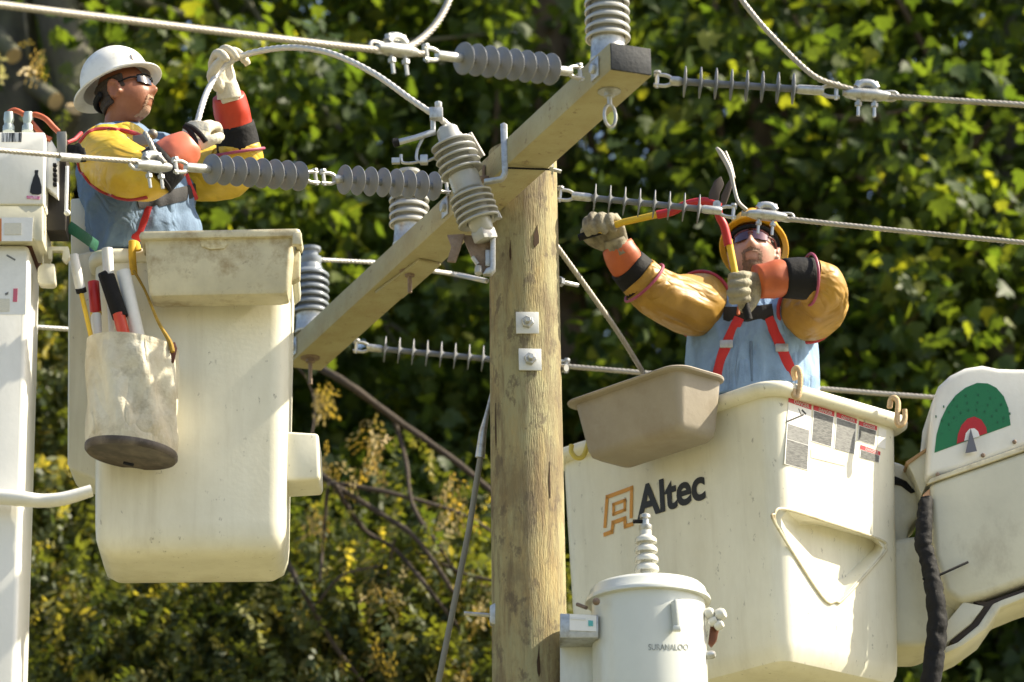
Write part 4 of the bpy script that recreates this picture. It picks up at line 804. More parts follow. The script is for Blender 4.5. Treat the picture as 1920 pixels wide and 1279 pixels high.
tool('tool with dark red grip and pale shaft in the canvas bag', [((175, 528), (180, 589), .0215, toolr, 'grip'), ((180, 588), (183, 650), .019, palegrey, 'shaft'), ((179, 584), (180, 592), .022, tooly, 'collar')], BGY + .02)
tool('long white stick standing tallest in the canvas bag', [((201, 466), (205, 540), .021, whitep, 'grip'), ((204, 535), (212, 660), .011, whitep, 'shaft')], BGY + .06)
tool('thick black-gripped tool with red shaft in the canvas bag', [((200, 518), (226, 596), .030, blackr, 'grip'), ((222, 588), (240, 655), .023, mat('bright_red_paint', (.52, .05, .015), .4), 'shaft'), ((188, 520), (200, 514), .016, blackr, 'end_knob')], BGY - .03)
tool('white plastic tube leaning in the canvas bag', [((231, 508), (263, 650), .026, whitep, 'tube_wall')], BGY + .0)

# ------------------------------------------------------------------ left boom, control head
BLY = 12.78
lbm = thing('boom_mast', 'white vertical boom mast with printed stickers beside the plain bucket', 'boom', P(10, 1279, BLY + .15))
ext('mast_shell', [(-160, 458), (54, 458), (52, 560), (30, 1279), (22, 1600), (-170, 1600)], BLY, .32, boomw, lbm, bev=.02, seg=3)
ext('dark_seam', [(-160, 452), (62, 452), (60, 461), (-160, 461)], BLY + .02, .28, mat('brown_gasket', (.08, .025, .012), .7), lbm, bev=.002)
sk = ext('sticker', [(-30, 470), (50, 470), (48, 590), (-30, 590)], BLY - .0015, .002, whitep, lbm, bev=0)
ext('red_mark', [(25, 541), (33, 541), (32, 566), (24, 566)], BLY - .003, .001, mat('pink_print', (.55, .12, .18), .5), sk, bev=0)
ext('sticker_line', [(13, 477), (29, 486), (28, 489), (12, 480)], BLY - .003, .001, greytext2, sk, bev=0)
ext('sticker_line', [(9, 550), (16, 547), (15, 552), (10, 554)], BLY - .003, .001, greytext2, sk, bev=0)
ext('sticker_text', [(-20, 560), (18, 560), (18, 584), (-20, 584)], BLY - .003, .001, faint, sk, bev=0)
ch = thing('control_head', 'white control box with orange hoses and a black lever emblem beside the worker', 'control box', P(40, 455, BLY))
CHY = BLY - .06
ext('cover', [(-160, 247), (84, 247), (84, 262), (82, 383), (-160, 383)], CHY, .3, boomw, ch, bev=.008)
ext('lower_panel', [(-160, 384), (80, 384), (80, 452), (66, 452), (62, 448), (-160, 448)], CHY + .01, .26, boomc, ch, bev=.006)
pp_ = ext('paper_label', [(3, 408), (62, 408), (60, 452), (3, 452)], CHY + .006, .003, whitep, ch, bev=0)
ext('orange_edge', [(-8, 410), (3, 410), (3, 452), (-8, 452)], CHY + .007, .003, mat('orange_tape', (.6, .2, .05), .5), ch, bev=0)
ext('printed_text', [(8, 418), (40, 418), (40, 440), (8, 440)], CHY + .004, .001, faint, pp_, bev=0)
ext('barcode', [(3, 249), (41, 249), (40, 266), (3, 266)], CHY - .002, .002, mat('barcode_print', (.03, .03, .03), .5, col2=(.7, .7, .7), vscale=14, stretch=(9, 1, .2), thr=(.48, .52)), ch, bev=0)
em = ext('lever_emblem', [(65, 319), (72, 319), (71, 327), (74, 334), (78, 350), (78, 362), (72, 365), (60, 364), (56, 360), (58, 348), (62, 334), (65, 327)], CHY - .003, .003, blackp, ch, bev=0)
ext('emblem_caption', [(50, 367), (76, 368), (74, 374), (50, 372)], CHY - .003, .003, mat('magenta_print', (.55, .06, .2), .5, col2=(.8, .6, .7), vscale=120), ch, bev=0)
ext('side_plate', [(84, 252), (96, 262), (107, 280), (107, 366), (88, 352), (84, 345)], CHY + .06, .1, whitep, ch, bev=.003)
for k in range(5):
    build(B().box(P(103, 310 + 9 * k, CHY + .05), .014, .02, .012), 'plate_tooth', blackr, ch, bev=.002)
ext('dark_housing', [(84, 345), (107, 300), (125, 288), (123, 432), (83, 432)], CHY + .12, .12, mat('black_panel', (.018, .014, .010), .6), ch, bev=.004)
ext('steel_bar', [(106, 246), (124, 246), (124, 290), (107, 291)], CHY + .05, .03, mat('dull_steel', (.20, .20, .18), .5, .5), ch, bev=.003)
build(B().tube([P(126, 312, CHY + .06), P(124, 398, CHY + .06)], .0065, 10).ball(P(126, 399, CHY + .06), .012), 'thin_rod', whitep, ch)
for x in (16, 52): build(B().lathe([(.022, 0), (.022, .02), (.016, .03), (.020, .05), (.018, .075)], P(x, 247, CHY + .06), UP, 14), 'hose_fitting', mat('pale_green_fitting', (.42, .48, .44), .4, .5) if 'pale_green_fitting' not in MATS else MATS['pale_green_fitting'], ch)
for pts in ([(16, 212), (28, 207), (46, 216), (64, 236), (82, 256), (96, 262)], [(52, 224), (64, 215), (84, 222), (100, 238), (110, 248)]):
    build(B().tube([P(x, y, CHY + .06) for x, y in pts], .0105, 12, 6), 'hose', hosem, ch)
ext('trigger_guard', [(85, 462), (128, 462), (131, 482), (123, 492), (116, 486), (118, 470), (98, 470), (96, 486), (90, 486), (89, 470), (85, 470)], CHY + .16, .03, boomc, ch, bev=.002)
ext('hanging_weight', [(75, 496), (83, 493), (102, 494), (104, 530), (98, 534), (76, 533), (70, 528), (70, 502)], CHY + .14, .05, boomc, ch, bev=.006)
build(B().tube([P(80, 462, CHY + .15), P(81, 495, CHY + .15)], .003, 6), 'weight_cord', boomc, ch)
for k in range(4):
    build(B().box(P(138 + 5 * k, 282 + 9 * (k % 2), CHY + .09), .04, .05, .03, Matrix.Rotation(.5 * k, 3, 'Y')), 'clip', blackr, ch, bev=.004)
build(B().tube([P(126, 268, CHY + .08), P(140, 262, CHY + .10), P(152, 250, CHY + .2)], .008, 8), 'red_lead', redtrim, ch)
tag(build(B().tube([P(128, 424, CHY + .2), P(152, 440, CHY + .25), P(182, 462, LY + .05)], .021, 8, 4, b=.004, side=(0.3, -.3, 1)), 'strap', webg, None, P(150, 440, CHY + .2)), 'dark green webbing strap tied from the control head to the bucket', 'strap')
hb = tag(build(B().tube([P(-80, 930, BLY - .06), P(0, 932, BLY - .06), P(45, 936, BLY - .06), P(80, 939, BLY - .05), P(120, 935, BLY - .05), P(172, 920, BLY - .04)], [.028, .028, .028, .025, .024, .021], 14, 8, b=[.03] * 6), 'hook_bar', boomw, None, P(0, 932, BLY - .06)), 'white curved bar sticking out from the boom mast', 'bar')
# ------------------------------------------------------------------ people
def basis(f, up=UP):
    f = V(f).normalized(); l = V(up).cross(f).normalized(); u = f.cross(l); return Matrix((f, l, u)).transposed()
def head_geo(b, H, M, s=1.0):
    n, m = 72, 54; rs = []
    g = lambda x, w: math.exp(-(x / w) ** 2)
    for i in range(m + 1):
        th = math.pi * (i + .02) / (m + .04); ring = []
        for j in range(n):
            ph = 2 * math.pi * j / n
            x, y, z = .098 * math.sin(th) * math.cos(ph), .078 * math.sin(th) * math.sin(ph), -.122 * math.cos(th)
            k = max(0, min(1, (-z - .02) / .09)); y *= 1 - .22 * k * k
            if x > 0: x *= 1 + .10 * k; x = x * (1 - .06 * g(z - .06, .04))
            else: x *= 1 - .28 * k
            if x > .02:
                a = abs(y)
                x += .024 * g(y, .014) * g(z + .030, .016) + .014 * g(y, .011) * g(z + .006, .024) + .006 * g(a - .014, .008) * g(z + .036, .009)
                x -= .011 * g(a - .031, .016) * g(z - .006, .013); x += .007 * g(a - .03, .024) * g(z - .030, .011)
                x += .006 * g(y, .024) * g(z + .063, .006) + .006 * g(y, .022) * g(z + .077, .006) - .006 * g(y, .022) * g(z + .0695, .0035) - .004 * g(y, .02) * g(z + .088, .006)
                x += .011 * g(y, .022) * g(z + .105, .013); x += .005 * g(a - .042, .018) * g(z + .030, .02)
            ring.append(H + M @ V((x, y, z)) * s)
        rs.append(ring)
    b.rings(rs)
    for sg in (-1, 1):
        for q in range(9):
            a = R(-70 + 280 * q / 8); b.ball(H + M @ V((-.010 - .017 * math.cos(a), sg * (.086 + .004 * math.sin(a)), -.012 + .031 * math.sin(a))) * s, .0095 * s, n=8, m=6)
        b.ball(H + M @ V((-.008, sg * .078, -.012)) * s, .018 * s, .008 * s, .03 * s, M, 10, 8)
def face_x(y, z):
    g = lambda x, w: math.exp(-(x / w) ** 2); k = max(0, min(1, (-z - .02) / .09)); yy = y / (1 - .22 * k * k)
    x = .098 * math.sqrt(max(.02, 1 - (yy / .078) ** 2 - (z / .122) ** 2)) * (1 + .10 * k); a = abs(y)
    x += .024 * g(y, .014) * g(z + .030, .016) + .006 * g(y, .024) * g(z + .063, .006) + .006 * g(y, .022) * g(z + .077, .006) + .011 * g(y, .022) * g(z + .105, .013) + .005 * g(a - .042, .018) * g(z + .030, .02)
    return x
def beard(H, M, s, mask, m, par, name, off=.003):
    b = B(); N_ = 46; idx = {}
    for i in range(N_):
        for j in range(N_):
            y = -.06 + .12 * i / (N_ - 1); z = -.125 + .09 * j / (N_ - 1); idx[i, j] = (y, z)
    vs = {}; b_v = []; fs = []
    def vid(i, j):
        if (i, j) not in vs: y, z = idx[i, j]; vs[i, j] = len(b_v); b_v.append(H + M @ V((face_x(y, z) + off + .002 * noise.noise(V((y * 300, z * 300, 0))), y, z)) * s)
        return vs[i, j]
    for i in range(N_ - 1):
        for j in range(N_ - 1):
            y, z = idx[i, j]
            if mask(y + .003 * noise.noise(V((y * 200, z * 200, 3))), z + .003 * noise.noise(V((y * 200, z * 200, 7)))): fs.append((vid(i, j), vid(i + 1, j), vid(i + 1, j + 1), vid(i, j + 1)))
    b.add(b_v, fs); build(b, name, m, par, smooth=180)
def hat_geo(H, M, s=1.0, front=.042, back=.030, side=.028, dome=.118):
    n = 72; ax, ay = .122, .104; z0 = .040
    def ring(fr, z, ext=0., dz=0.):
        out = []
        for j in range(n):
            a = 2 * math.pi * j / n; c, sn = math.cos(a), math.sin(a)
            e = (front if c > 0 else back) * c * c + side * sn * sn
            zz = z + dz - .012 * ext * sn * sn * 0 - ext * (.30 * e)
            ridge = .006 * math.exp(-(sn / .18) ** 2) * (fr if fr < 1 else 1) if ext == 0 and z > z0 + .03 else 0
            out.append(H + M @ V(((ax * fr + e * ext) * c, (ay * fr + e * ext) * sn, zz + ridge)) * s)
        return out
    rs = []
    for k in range(11): a = R(2 + 86 * k / 10); rs.append(ring(math.sin(a) ** .85, z0 + .012 + dome * math.cos(a) ** .95))
    rs += [ring(1.0, z0 + .004), ring(1.03, z0 - .004, .1), ring(1.02, z0 - .002, .55), ring(1.02, z0, 1.0), ring(1.02, z0 - .004, 1.02), ring(1.0, z0 - .007, .98), ring(1.0, z0 - .006, .5), ring(.99, z0 - .006, .05), ring(.97, z0 + .01)]
    for k in range(9, -1, -1): a = R(2 + 86 * k / 10); rs.append(ring(.965 * math.sin(a) ** .85, z0 + .010 + (dome - .006) * math.cos(a) ** .95))
    return B().rings(rs)
def hand_geo(w, d, n, thumb=1, curl=(50, 75, 55), s=1.0, spread=.0, thumb_in=.6):
    """one gloved hand: wrist point, direction to the knuckles, palm normal"""
    d = V(d).normalized(); n = V(n); n = (n - d * n.dot(d)).normalized(); sd = d.cross(n) * thumb; b = B()
    b.tube([w - d * .03 * s, w, w + d * .05 * s, w + d * .095 * s], [.030 * s, .034 * s, .047 * s, .044 * s], 16, 5, b=[.024 * s, .024 * s, .021 * s, .018 * s], side=sd)
    for i, (off, ln) in enumerate(((.033, .95), (.011, 1.05), (-.012, 1.0), (-.033, .82))):
        p = w + d * (.088 - .006 * abs(i - 1)) * s + sd * off * s; a = 0; pts = [p - d * .02 * s, p]
        for k, L in enumerate((.046, .031, .026)):
            a += R(curl[k] * (1 + .06 * (i - 1.5))); dd = d * math.cos(a) + n * math.sin(a) + sd * spread * (off / .03); pts.append(pts[-1] + dd.normalized() * L * ln * s)
        b.tube(pts, [.0125 * s, .0135 * s, .0128 * s, .0118 * s, .0095 * s], 10, 4)
    p = w + d * .022 * s + sd * .034 * s; q = p + (d * .7 + sd * .65 + n * .25).normalized() * .042 * s
    r = q + (d * .75 + n * thumb_in - sd * .1).normalized() * .034 * s; t = r + (d * .6 + n * thumb_in * 1.2 - sd * .5).normalized() * .026 * s
    b.tube([p - sd * .012 * s, p, q, r, t], [.017 * s, .019 * s, .0155 * s, .0140 * s, .0105 * s], 10, 4)
    return b
def ringtube(path_pt, ax, r, th, m, name, par, rb=None):
    ax = V(ax).normalized(); M = frame(path_pt, ax); rb = rb or r
    build(B().tube([M @ V((math.cos(a) * r, math.sin(a) * rb, 0)) for a in [2 * math.pi * k / 28 for k in range(29)]], th, 8), name, m, par)
def loft(pts, rr, n=24, res=6, bb=None, side=None): return B().tube(pts, rr, n, res, b=bb, side=side)

# ---- worker in the white helmet
WY = 13.45
sh = P(226, 268, WY); floorL = sh.z - 1.5
wl = thing('person', 'person in white helmet, sunglasses and yellow rubber sleeves bending a cable', 'person', V((P(275, 500, WY).x, WY, floorL)), 'line workers in the lift buckets')
fw = V((.80, -.60, 0)); br = V((.60, .80, 0))
H = P(233, 177, WY - .04); HM = basis((.93, -.24, .27)); HM = HM @ Matrix.Rotation(R(-2), 3, 'X')
bd = B(); head_geo(bd, H, HM, 1.1)
sR, eR, wR = P(200, 290, 13.22), P(285, 348, 13.0), P(348, 285, 12.98)
sL, eL, wL = P(318, 300, 13.66), P(440, 318, 13.52), P(428, 186, 13.30)
bd.tube([H + HM @ V((-.02, 0, -.06)), P(226, 232, WY - .01), P(228, 262, WY)], [.062, .064, .075], 18, 4)
tor = [P(228, 258, WY), P(236, 285, WY), P(250, 330, WY), P(268, 430, WY + .02), V((P(275, 500, WY).x, WY + .03, P(275, 520, WY).z))]
bd.tube(tor, [.08, .17, .20, .17, .17], 26, 5, b=[.07, .11, .135, .125, .125], side=br)
bd.tube([P(200, 290, 13.22), P(225, 325, 13.06), P(268, 342, 12.98), P(298, 320, 12.95), P(330, 290, 12.95), P(350, 281, 12.985)], [.058, .055, .046, .042, .036, .026], 14, 5)
bd.tube([P(318, 300, 13.64), P(370, 322, 13.6), P(425, 322, 13.56), P(444, 290, 13.49), P(436, 215, 13.40), P(428, 178, 13.315)], [.058, .055, .046, .045, .036, .026], 14, 5)
pel = tor[-1]
for sg in (-1, 1):
    h_ = pel + br * .09 * sg; bd.tube([h_ + UP * .02, h_ - UP * .25 + fw * .02, V((h_.x, h_.y, floorL + .09)) - fw * .02], [.095, .075, .05], 14, 4); bd.tube([V((h_.x, h_.y, floorL + .05)) - fw * .06, V((h_.x, h_.y, floorL + .04)) + fw * .16], [.05, .04], 12)
build(bd, 'body', skinT, wl, vox=.0062, sm=3, smooth=180)
hat = build(hat_geo(H + HM @ V((-.016, 0, .006)), HM @ Matrix.Rotation(R(-5), 3, 'Y'), 1.14, .036, .036, .019, .126), 'hard_hat', hatw, wl, smooth=55)
bx_ = H + HM @ V((-.03, -.117, .088)); build(B().tube([bx_ + HM @ V((math.cos(a) * .028, -.0 + .0 * a, math.sin(a) * .028)) - HM @ V((0, -.006 + .0, 0)) + HM @ V((0, .012 * max(0, math.sin(a)), 0)) for a in [2 * math.pi * k / 24 for k in range(25)]], .0012, 6), 'round_sticker', palegrey, hat)
build(B().ball(H + HM @ V((.088, -.064, .10)), .003, .014, .02, HM), 'front_badge', mat('faded_badge', (.62, .42, .33), .5), hat)
sb = B()
for k in range(13):
    a = R(128 + 104 * k / 12); sb.ball(H + HM @ V((.108 * math.cos(a), .092 * math.sin(a), .0 + .012 * math.cos(a))) * 1.1, .012, .010, .017, HM, 8, 6)
build(sb, 'hat_suspension', blackr, wl, vox=.005, sm=4, smooth=180)
hb_ = B()
for k in range(40):
    a = R(75 + 210 * k / 39)
    for zz in (.035, .015, -.005, -.028, -.05):
        if zz < -.01 and not 110 < math.degrees(a) < 250: continue
        hb_.ball(H + HM @ V((.094 * math.cos(a) * (1 - .22 * max(0, -zz * 10)), .0775 * math.sin(a) * (1 - .06 * max(0, -zz * 10)), zz)) * 1.1, .010, n=8, m=6)
build(hb_, 'hair', hairm, wl, vox=.006, sm=3, smooth=180)
def glasses(H, M, s, lens, par, frm=blackr):
    g = thing_part = None; first = None
    for sg in (-1, 1):
        rs = []
        for i in range(7):
            zz = .006 + .019 * (1 - 2 * i / 6); row = []
            for j in range(12):
                y = sg * (.008 + .052 * j / 11); sh_ = 1 - .35 * max(0, (j - 7) / 4); row.append(H + M @ V((.108 - 9.0 * y * y * (.9 if abs(y) < .06 else 1), y, .006 + (zz - .006) * sh_)) * s)
            rs.append(row)
        bb = B().rings(rs, False, False, closed=False); off = M @ V((-.003, 0, 0)); bb.rings([[p + off for p in r] for r in rs], False, False, closed=False)
        o = build(bb, 'lens', lens, par, smooth=60)
        build(B().tube([H + M @ V((.076, sg * .061, .012)) * s, H + M @ V((.05, sg * .079, .011)) * s, H + M @ V((-.01, sg * .084, .006)) * s], .0035, 8, 4).tube([rs[0][j] + M @ V((.001, 0, .001)) for j in range(12)], .0028, 6), 'glasses_temple', frm, par)
    build(B().tube([H + M @ V((.108, -.01, .012)) * s, H + M @ V((.111, 0, .014)) * s, H + M @ V((.108, .01, .012)) * s], .003, 6), 'glasses_bridge', frm, par)
glasses(H, HM, 1.1, glassd, wl)
beard(H, HM, 1.1, lambda y, z: (-.116 < z < -.086 and abs(y) < .026) or (-.061 < z < -.050 and abs(y) < .028) or (-.09 < z < -.056 and .021 < abs(y) < .030), beardg, wl, 'goatee')
# clothes
sb_ = B(); sb_.tube([P(229, 250, WY), P(232, 262, WY), P(234, 280, WY), P(246, 320, WY), P(258, 370, WY), P(272, 440, WY), P(276, 490, WY)], [.085, .13, .20, .245, .252, .245, .23], 40, 6, b=[.075, .09, .125, .175, .19, .185, .17], side=br)
sb_.tube([P(228, 262, WY + .02), P(226, 238, WY + .02)], [.085, .076], 20); sb_.tube([sR + (sh - sR) * .3, sR, sR + (eR - sR) * .6], [.10, .10, .08], 16, 4); sb_.tube([sL + (sh - sL) * .3, sL, sL + (eL - sL) * .5], [.10, .10, .085], 16, 4)
build(sb_, 'shirt', denim, wl, vox=.011, sm=5, smooth=180, wr=(.015, 8, (1, 1, .6)))
lg_ = B(); lg_.tube([tor[-1] + UP * .10, tor[-1] - UP * .1], [.215, .2], 24, b=[.165, .16], side=br)
for sg in (-1, 1): h_ = pel + br * .1 * sg; lg_.tube([h_ + UP * .02, h_ - UP * .3, V((h_.x, h_.y, floorL + .08))], [.115, .095, .08], 16, 3)
build(lg_, 'trousers', trous, wl, vox=.015, sm=3, smooth=180)
# near sleeve, cuff, glove, hand
pth = [P(200, 262, 13.20), P(196, 290, 13.16), P(224, 314, 13.06), P(264, 330, 12.98), P(296, 318, 12.95)]
slv = build(loft(pth, [.075, .104, .106, .096, .085], 44, 12), 'near_sleeve', yell, wl, smooth=180, wr=(.009, 5.5, (1, 1, 1.6), 1))
sp = B().ball(P(202, 282, 13.24), .118, .09, .075, None, 24, 14); sp.tube([P(200, 270, 13.2), P(240, 268, 13.2), P(262, 275, 13.22)], [.07, .075, .05], 16, 4)
build(sp, 'shoulder_cap', yell, wl, vox=.010, sm=6, smooth=180, wr=(.008, 6))
cap_ = [o for o in wl.children if o.name.startswith('shoulder_cap')] + [slv]
build(B().tube(hug(cap_, [(146, 290), (150, 318), (168, 345), (198, 364), (240, 374), (276, 370)], .003, 6, (225, 320)), .0075, 8), 'sleeve_hem_trim', redtrim, wl)
build(B().tube(hug(cap_, [(150, 268), (165, 250), (185, 243), (215, 243), (245, 248), (266, 256)], .003, 6, (220, 290)), .009, 8), 'sleeve_yoke_trim', redtrim, wl)
ca_, cb_ = P(292, 322, 12.95), P(318, 300, 12.945); build(loft([P(284, 330, 12.95), ca_, cb_], [.094, .094, .084], 26, 3), 'near_cuff', blackr, wl, smooth=180)
build(loft([P(314, 304, 12.945), P(318, 300, 12.945), P(334, 288, 12.95), P(352, 276, 12.958), P(356, 273, 12.96)], [.070, .079, .074, .064, .056], 30, 4), 'near_gauntlet', salm, wl, smooth=180, wr=(.006, 11))
hn = build(hand_geo(P(352, 280, 12.99), P(376, 233, 13.02) - P(352, 280, 12.99), V((.45, .9, .1)), -1, (45, 70, 60), 1.32), 'near_glove', leath, wl, vox=.0045, sm=2, smooth=180)
for pts in (((344, 236), (354, 243), (365, 262), (367, 277)), ((346, 234), (362, 240), (376, 253), (386, 266))):
    build(B().tube([P(x, y, 12.955) for x, y in pts], .0105, 8, 4, b=.004, side=(0.6, 0, .8)), 'glove_strap', blackr, hn)
# far sleeve and raised hand
build(loft([P(322, 312, 13.62), P(370, 322, 13.6), P(425, 322, 13.56), P(446, 300, 13.50), P(445, 268, 13.46)], [.11, .108, .10, .092, .086], 44, 12), 'far_sleeve', yell, wl, smooth=180, wr=(.009, 6))
build(loft([P(448, 284, 13.47), P(444, 258, 13.45), P(439, 232, 13.42)], [.086, .083, .077], 26, 3), 'far_cuff', blackr, wl, smooth=180)
ringtube(P(448, 285, 13.47), P(448, 284, 13.47) - P(444, 258, 13.45), .099, .006, mat('magenta_trim', (.30, .05, .10), .5), 'far_cuff_trim', wl)
build(loft([P(439, 236, 13.42), P(434, 208, 13.38), P(428, 180, 13.34)], [.068, .069, .060], 26, 4), 'far_gauntlet', redg, wl, smooth=180, wr=(.004, 12))
build(hand_geo(P(428, 172, 13.30), P(412, 118, 13.26) - P(428, 172, 13.30), V((.75, -.62, .0)), -1, (58, 62, 40), 1.38, .2, .8), 'far_glove', leath, wl, vox=.0045, sm=2, smooth=180)
build(loft([P(430, 184, 13.31), P(428, 172, 13.30), P(424, 156, 13.29)], [.048, .046, .042], 18, 3), 'far_glove_cuff', leath, wl, smooth=180)
# harness
def strap(pts, w, m, name, par, side):
    so = [o for o in par.children if o.name.startswith('shirt')]; q = hug(so, pts, .004, 8); return build(B().tube(q, w, 8, 0, b=.0045, side=side), name, m, par)
strap([(258, 379), (300, 374), (345, 363), (374, 354)], .027, webb, 'chest_strap', wl, (0, 0, 1))
strap([(277, 388), (268, 415), (255, 450)], .021, webr, 'harness_strap', wl, (.9, -.3, .3))
strap([(348, 328), (356, 350), (370, 384), (384, 440)], .013, webr, 'harness_strap', wl, (.8, .3, .3))
tag(build(B().box(P(268, 264, 13.02), .075, .02, .05, Matrix.Rotation(R(-8), 3, 'Y')).ball(P(286, 252, 13.02), .02), 'wire_grip', mat('dull_grip_steel', (.20, .18, .15), .5, .5), None, P(268, 264, 13.02), bev=.006), 'dull steel wire grip at the worker\'s chest', 'wire grip')

# ---- worker in the yellow helmet
VY = 14.22
sh2_ = P(1412, 560, VY); floorR = sh2_.z - 1.5
wr_ = thing('person', 'person in yellow helmet and red harness gripping a bolt cutter', 'person', V((P(1412, 700, VY).x, VY, floorR)), 'line workers in the lift buckets')
fw = V((-.12, -.99, 0)).normalized(); br = V((.99, -.12, 0)).normalized()
H = P(1413, 476, VY - .06); HM = basis((-.14, -.93, .30))
bd = B(); head_geo(bd, H, HM, 1.13)
sR, eR, wR = P(1318, 572, VY - .02), P(1240, 555, 13.98), P(1163, 478, 13.86)
sL, eL, wL = P(1508, 570, VY - .02), P(1552, 560, 13.9), P(1436, 532, 13.74)
bd.tube([H + HM @ V((-.03, 0, -.05)), P(1414, 530, VY), P(1414, 560, VY)], [.062, .066, .078], 18, 4)
tor = [P(1414, 550, VY), P(1414, 575, VY), P(1412, 630, VY), P(1410, 700, VY + .01), V((P(1410, 720, VY).x, VY + .03, P(1410, 790, VY).z))]
bd.tube(tor, [.09, .18, .205, .18, .18], 26, 5, b=[.07, .11, .135, .13, .13], side=br)
bd.tube([P(1322, 572, VY - .03), P(1250, 560, 14.02), P(1196, 518, 13.93), P(1168, 482, 13.88), P(1159, 466, 13.86)], [.058, .05, .044, .036, .026], 14, 5)
bd.tube([P(1495, 578, VY - .03), P(1524, 572, 14.0), P(1538, 545, 13.86), P(1498, 522, 13.775), P(1450, 525, 13.75), P(1426, 533, 13.737)], [.058, .055, .048, .044, .036, .026], 14, 5)
pel = tor[-1]
for sg in (-1, 1):
    h_ = pel + br * .09 * sg; bd.tube([h_ + UP * .02, h_ - UP * .25 + fw * .02, V((h_.x, h_.y, floorR + .09)) - fw * .02], [.095, .075, .05], 14, 4); bd.tube([V((h_.x, h_.y, floorR + .05)) - fw * .06, V((h_.x, h_.y, floorR + .04)) + fw * .16], [.05, .04], 12)
build(bd, 'body', skinP, wr_, vox=.0062, sm=3, smooth=180)
hat = build(hat_geo(H + HM @ V((-.012, 0, .012)), HM @ Matrix.Rotation(R(-12), 3, 'Y'), 1.12, .028, .032, .019, .128), 'hard_hat', haty, wr_, smooth=55)
build(B().tube([H + HM @ V((.103 * math.cos(R(a)), .086 * math.sin(R(a)), .045)) * 1.13 for a in range(0, 361, 12)], .010, 8), 'hat_suspension', blackr, wr_)
glasses(H, HM, 1.13, glassr, wr_, mat('dark_amber_frame', (.12, .02, .015), .3))
hb_ = B()
for k in range(40):
    a = R(62 + 236 * k / 39)
    for zz in (.035, .012, -.012, -.035):
        if zz < -.0 and not 105 < math.degrees(a) < 255: continue
        hb_.ball(H + HM @ V((.093 * math.cos(a), .078 * math.sin(a), zz)) * 1.12, .011, n=8, m=6)
build(hb_, 'hair', hairm, wr_, vox=.006, sm=3, smooth=180)
beard(H, HM, 1.13, lambda y, z: (-.119 < z < -.087 and abs(y) < .036) or (-.061 < z < -.049 and abs(y) < .030) or (-.10 < z < -.055 and .024 < abs(y) < .036), beardm, wr_, 'beard')
sb_ = B(); sb_.tube([P(1414, 545, VY), P(1414, 552, VY), P(1413, 566, VY), P(1412, 600, VY), P(1410, 650, VY), P(1410, 700, VY), P(1410, 760, VY)], [.09, .15, .215, .25, .255, .26, .26], 40, 6, b=[.08, .095, .13, .165, .175, .18, .18], side=br)
sb_.tube([P(1414, 556, VY + .01), P(1414, 532, VY + .0)], [.09, .082], 20); sb_.tube([sR - (sR - sh2_) * .3, sR, sR + (eR - sR) * .5], [.10, .10, .09], 16, 4); sb_.tube([sL - (sL - sh2_) * .3, sL, sL + (eL - sL) * .6], [.10, .105, .095], 16, 4)
build(sb_, 'shirt', denim2, wr_, vox=.011, sm=5, smooth=180, wr=(.014, 8, (1, 1, .4), 3))
build(B().tube([P(1408, 640, VY - .182), P(1410, 715, VY - .19)], .006, 6, b=.004), 'button_placket', denim, wr_)
lg_ = B(); lg_.tube([tor[-1] + UP * .10, tor[-1] - UP * .1], [.225, .2], 24, b=[.165, .16], side=br)
for sg in (-1, 1): h_ = pel + br * .1 * sg; lg_.tube([h_ + UP * .02, h_ - UP * .3, V((h_.x, h_.y, floorR + .08))], [.115, .095, .08], 16, 3)
build(lg_, 'trousers', trous, wr_, vox=.015, sm=3, smooth=180)
# outstretched arm
build(loft([P(1322, 572, VY - .03), P(1296, 572, 14.1), P(1250, 560, 14.02), P(1214, 535, 13.95), P(1196, 518, 13.93)], [.126, .119, .100, .090, .087], 48, 14), 'outstretched_sleeve', yelld, wr_, smooth=180, wr=(.008, 5, (.7, 1, 1.5), 2))
ringtube(P(1314, 572, VY - .04), P(1322, 572, VY) - P(1290, 570, 14.08), .134, .009, redtrim, 'sleeve_trim', wr_)
build(loft([P(1208, 531, 13.945), P(1194, 516, 13.93), P(1174, 496, 13.90)], [.090, .086, .078], 26, 3), 'outstretched_cuff', blackr, wr_, smooth=180)
ringtube(P(1208, 531, 13.945), P(1208, 531, 13.945) - P(1174, 496, 13.9), .102, .006, MATS['magenta_trim'], 'cuff_trim', wr_)
build(loft([P(1178, 500, 13.905), P(1168, 482, 13.88), P(1158, 462, 13.87)], [.070, .071, .062], 26, 4), 'outstretched_gauntlet', orang, wr_, smooth=180, wr=(.004, 12))
build(hand_geo(P(1160, 466, 13.86), P(1132, 408, 13.80) - P(1160, 466, 13.86), V((-.45, -.75, -.3)), -1, (52, 78, 60), 1.42), 'outstretched_glove', leathd, wr_, vox=.0045, sm=2, smooth=180)
build(loft([P(1166, 480, 13.86), P(1158, 462, 13.85), P(1152, 445, 13.83)], [.052, .050, .046], 18, 3), 'glove_cuff', leathd, wr_, smooth=180)
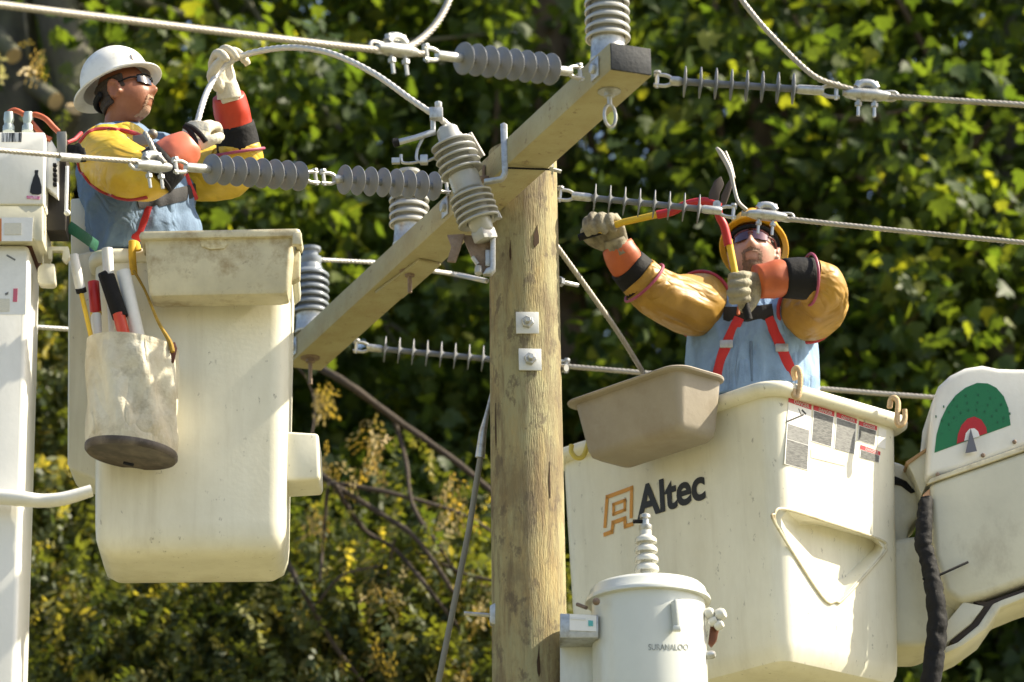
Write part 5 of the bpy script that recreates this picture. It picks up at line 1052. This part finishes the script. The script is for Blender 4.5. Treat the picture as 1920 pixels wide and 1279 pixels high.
# bent arm
build(loft([P(1494, 584, VY - .03), P(1524, 580, 14.03), P(1543, 560, 13.90), P(1538, 533, 13.82), P(1516, 523, 13.79)], [.112, .116, .094, .086, .085], 48, 14), 'bent_sleeve', yelld, wr_, smooth=180, wr=(.012, 6, (1, 1, 1), 6))
ringtube(P(1514, 584, 14.07), P(1492, 580, VY) - P(1530, 576, 14.0), .124, .008, redtrim, 'sleeve_trim', wr_)
build(loft([P(1520, 524, 13.79), P(1498, 522, 13.775), P(1468, 522, 13.76)], [.086, .084, .078], 26, 3), 'bent_cuff', blackr, wr_, smooth=180)
ringtube(P(1519, 524, 13.79), P(1520, 524, 13.79) - P(1468, 522, 13.76), .101, .006, MATS['magenta_trim'], 'cuff_trim', wr_)
build(loft([P(1474, 522, 13.76), P(1450, 523, 13.75), P(1420, 528, 13.735)], [.069, .074, .064], 26, 4), 'bent_gauntlet', orang, wr_, smooth=180, wr=(.005, 12))
build(hand_geo(P(1424, 534, 13.735), P(1376, 540, 13.69) - P(1424, 534, 13.735), V((.1, -.9, -.35)), -1, (55, 78, 60), 1.38), 'bent_glove', leathd, wr_, vox=.0045, sm=2, smooth=180)
# harness
strap([(1386, 596), (1372, 625), (1356, 662), (1342, 716)], .021, webr, 'harness_strap', wr_, (.95, 0, .3))
strap([(1440, 596), (1456, 630), (1472, 668), (1490, 712)], .021, webr, 'harness_strap', wr_, (.95, 0, -.3))
strap([(1357, 592), (1385, 592), (1420, 590), (1450, 586)], .036, webb, 'chest_pad', wr_, (0, -.3, 1))
for px, py in ((1362, 645), (1466, 652)):
    hq = hug([o for o in wr_.children if o.name.startswith('shirt')], [(px, py), (px, py + 1)], .010, 0)[0]; build(B().box(hq, .052, .008, .034), 'buckle', galv, wr_, bev=.004)
build(B().tube([P(1386, 574, VY - .2), P(1384, 590, VY - .205)], .007, 8), 'zip_pull', orang, wr_)
# bolt cutter held by both gloves
bc = thing('bolt_cutter', 'red and yellow long-handled bolt cutter with black jaws held by gloved hands', 'bolt cutter', P(1352, 385, 13.62))
JY = 13.60
build(B().tube([P(1120, 434, 13.78), P(1168, 417, 13.73), P(1240, 401, 13.67)], .0135, 12), 'yellow_handle', tooly, bc)
build(B().tube([P(1085, 446, 13.80), P(1125, 432, 13.78)], [.014, .018], 12), 'black_grip', blackr, bc)
build(B().tube([P(1232, 403, 13.675), P(1262, 396, 13.66), P(1285, 384, 13.64), P(1320, 378, 13.62), P(1345, 384, 13.61)], [.017, .017, .016, .018, .016], 12, 4), 'red_arm', toolr, bc)
build(B().tube([P(1395, 572, 13.66), P(1388, 548, 13.66), P(1378, 510, 13.65), P(1366, 450, 13.64)], [.014, .0135, .0135, .0145], 12), 'yellow_handle', tooly, bc)
build(B().tube([P(1390, 545, 13.66), P(1404, 600, 13.67)], [.018, .016], 12), 'black_grip', blackr, bc)
build(B().tube([P(1366, 460, 13.64), P(1358, 425, 13.63), P(1348, 405, 13.62), P(1346, 382, 13.61)], [.0175, .017, .016, .018], 12, 4), 'red_arm', toolr, bc)
ext('jaw', [(1328, 380), (1330, 360), (1340, 338), (1352, 330), (1358, 345), (1350, 362), (1346, 386)], JY, .02, MATS['dark_gap_steel'], bc, bev=.003)
ext('jaw', [(1350, 388), (1352, 366), (1362, 345), (1372, 330), (1374, 345), (1366, 370), (1358, 390)], JY + .004, .02, MATS['dark_gap_steel'], bc, bev=.003)
build(B().lathe([(.016, -.01), (.016, .03)], P(1344, 384, JY - .01), V((0, 1, 0)), 10), 'pivot_bolt', galv, bc)
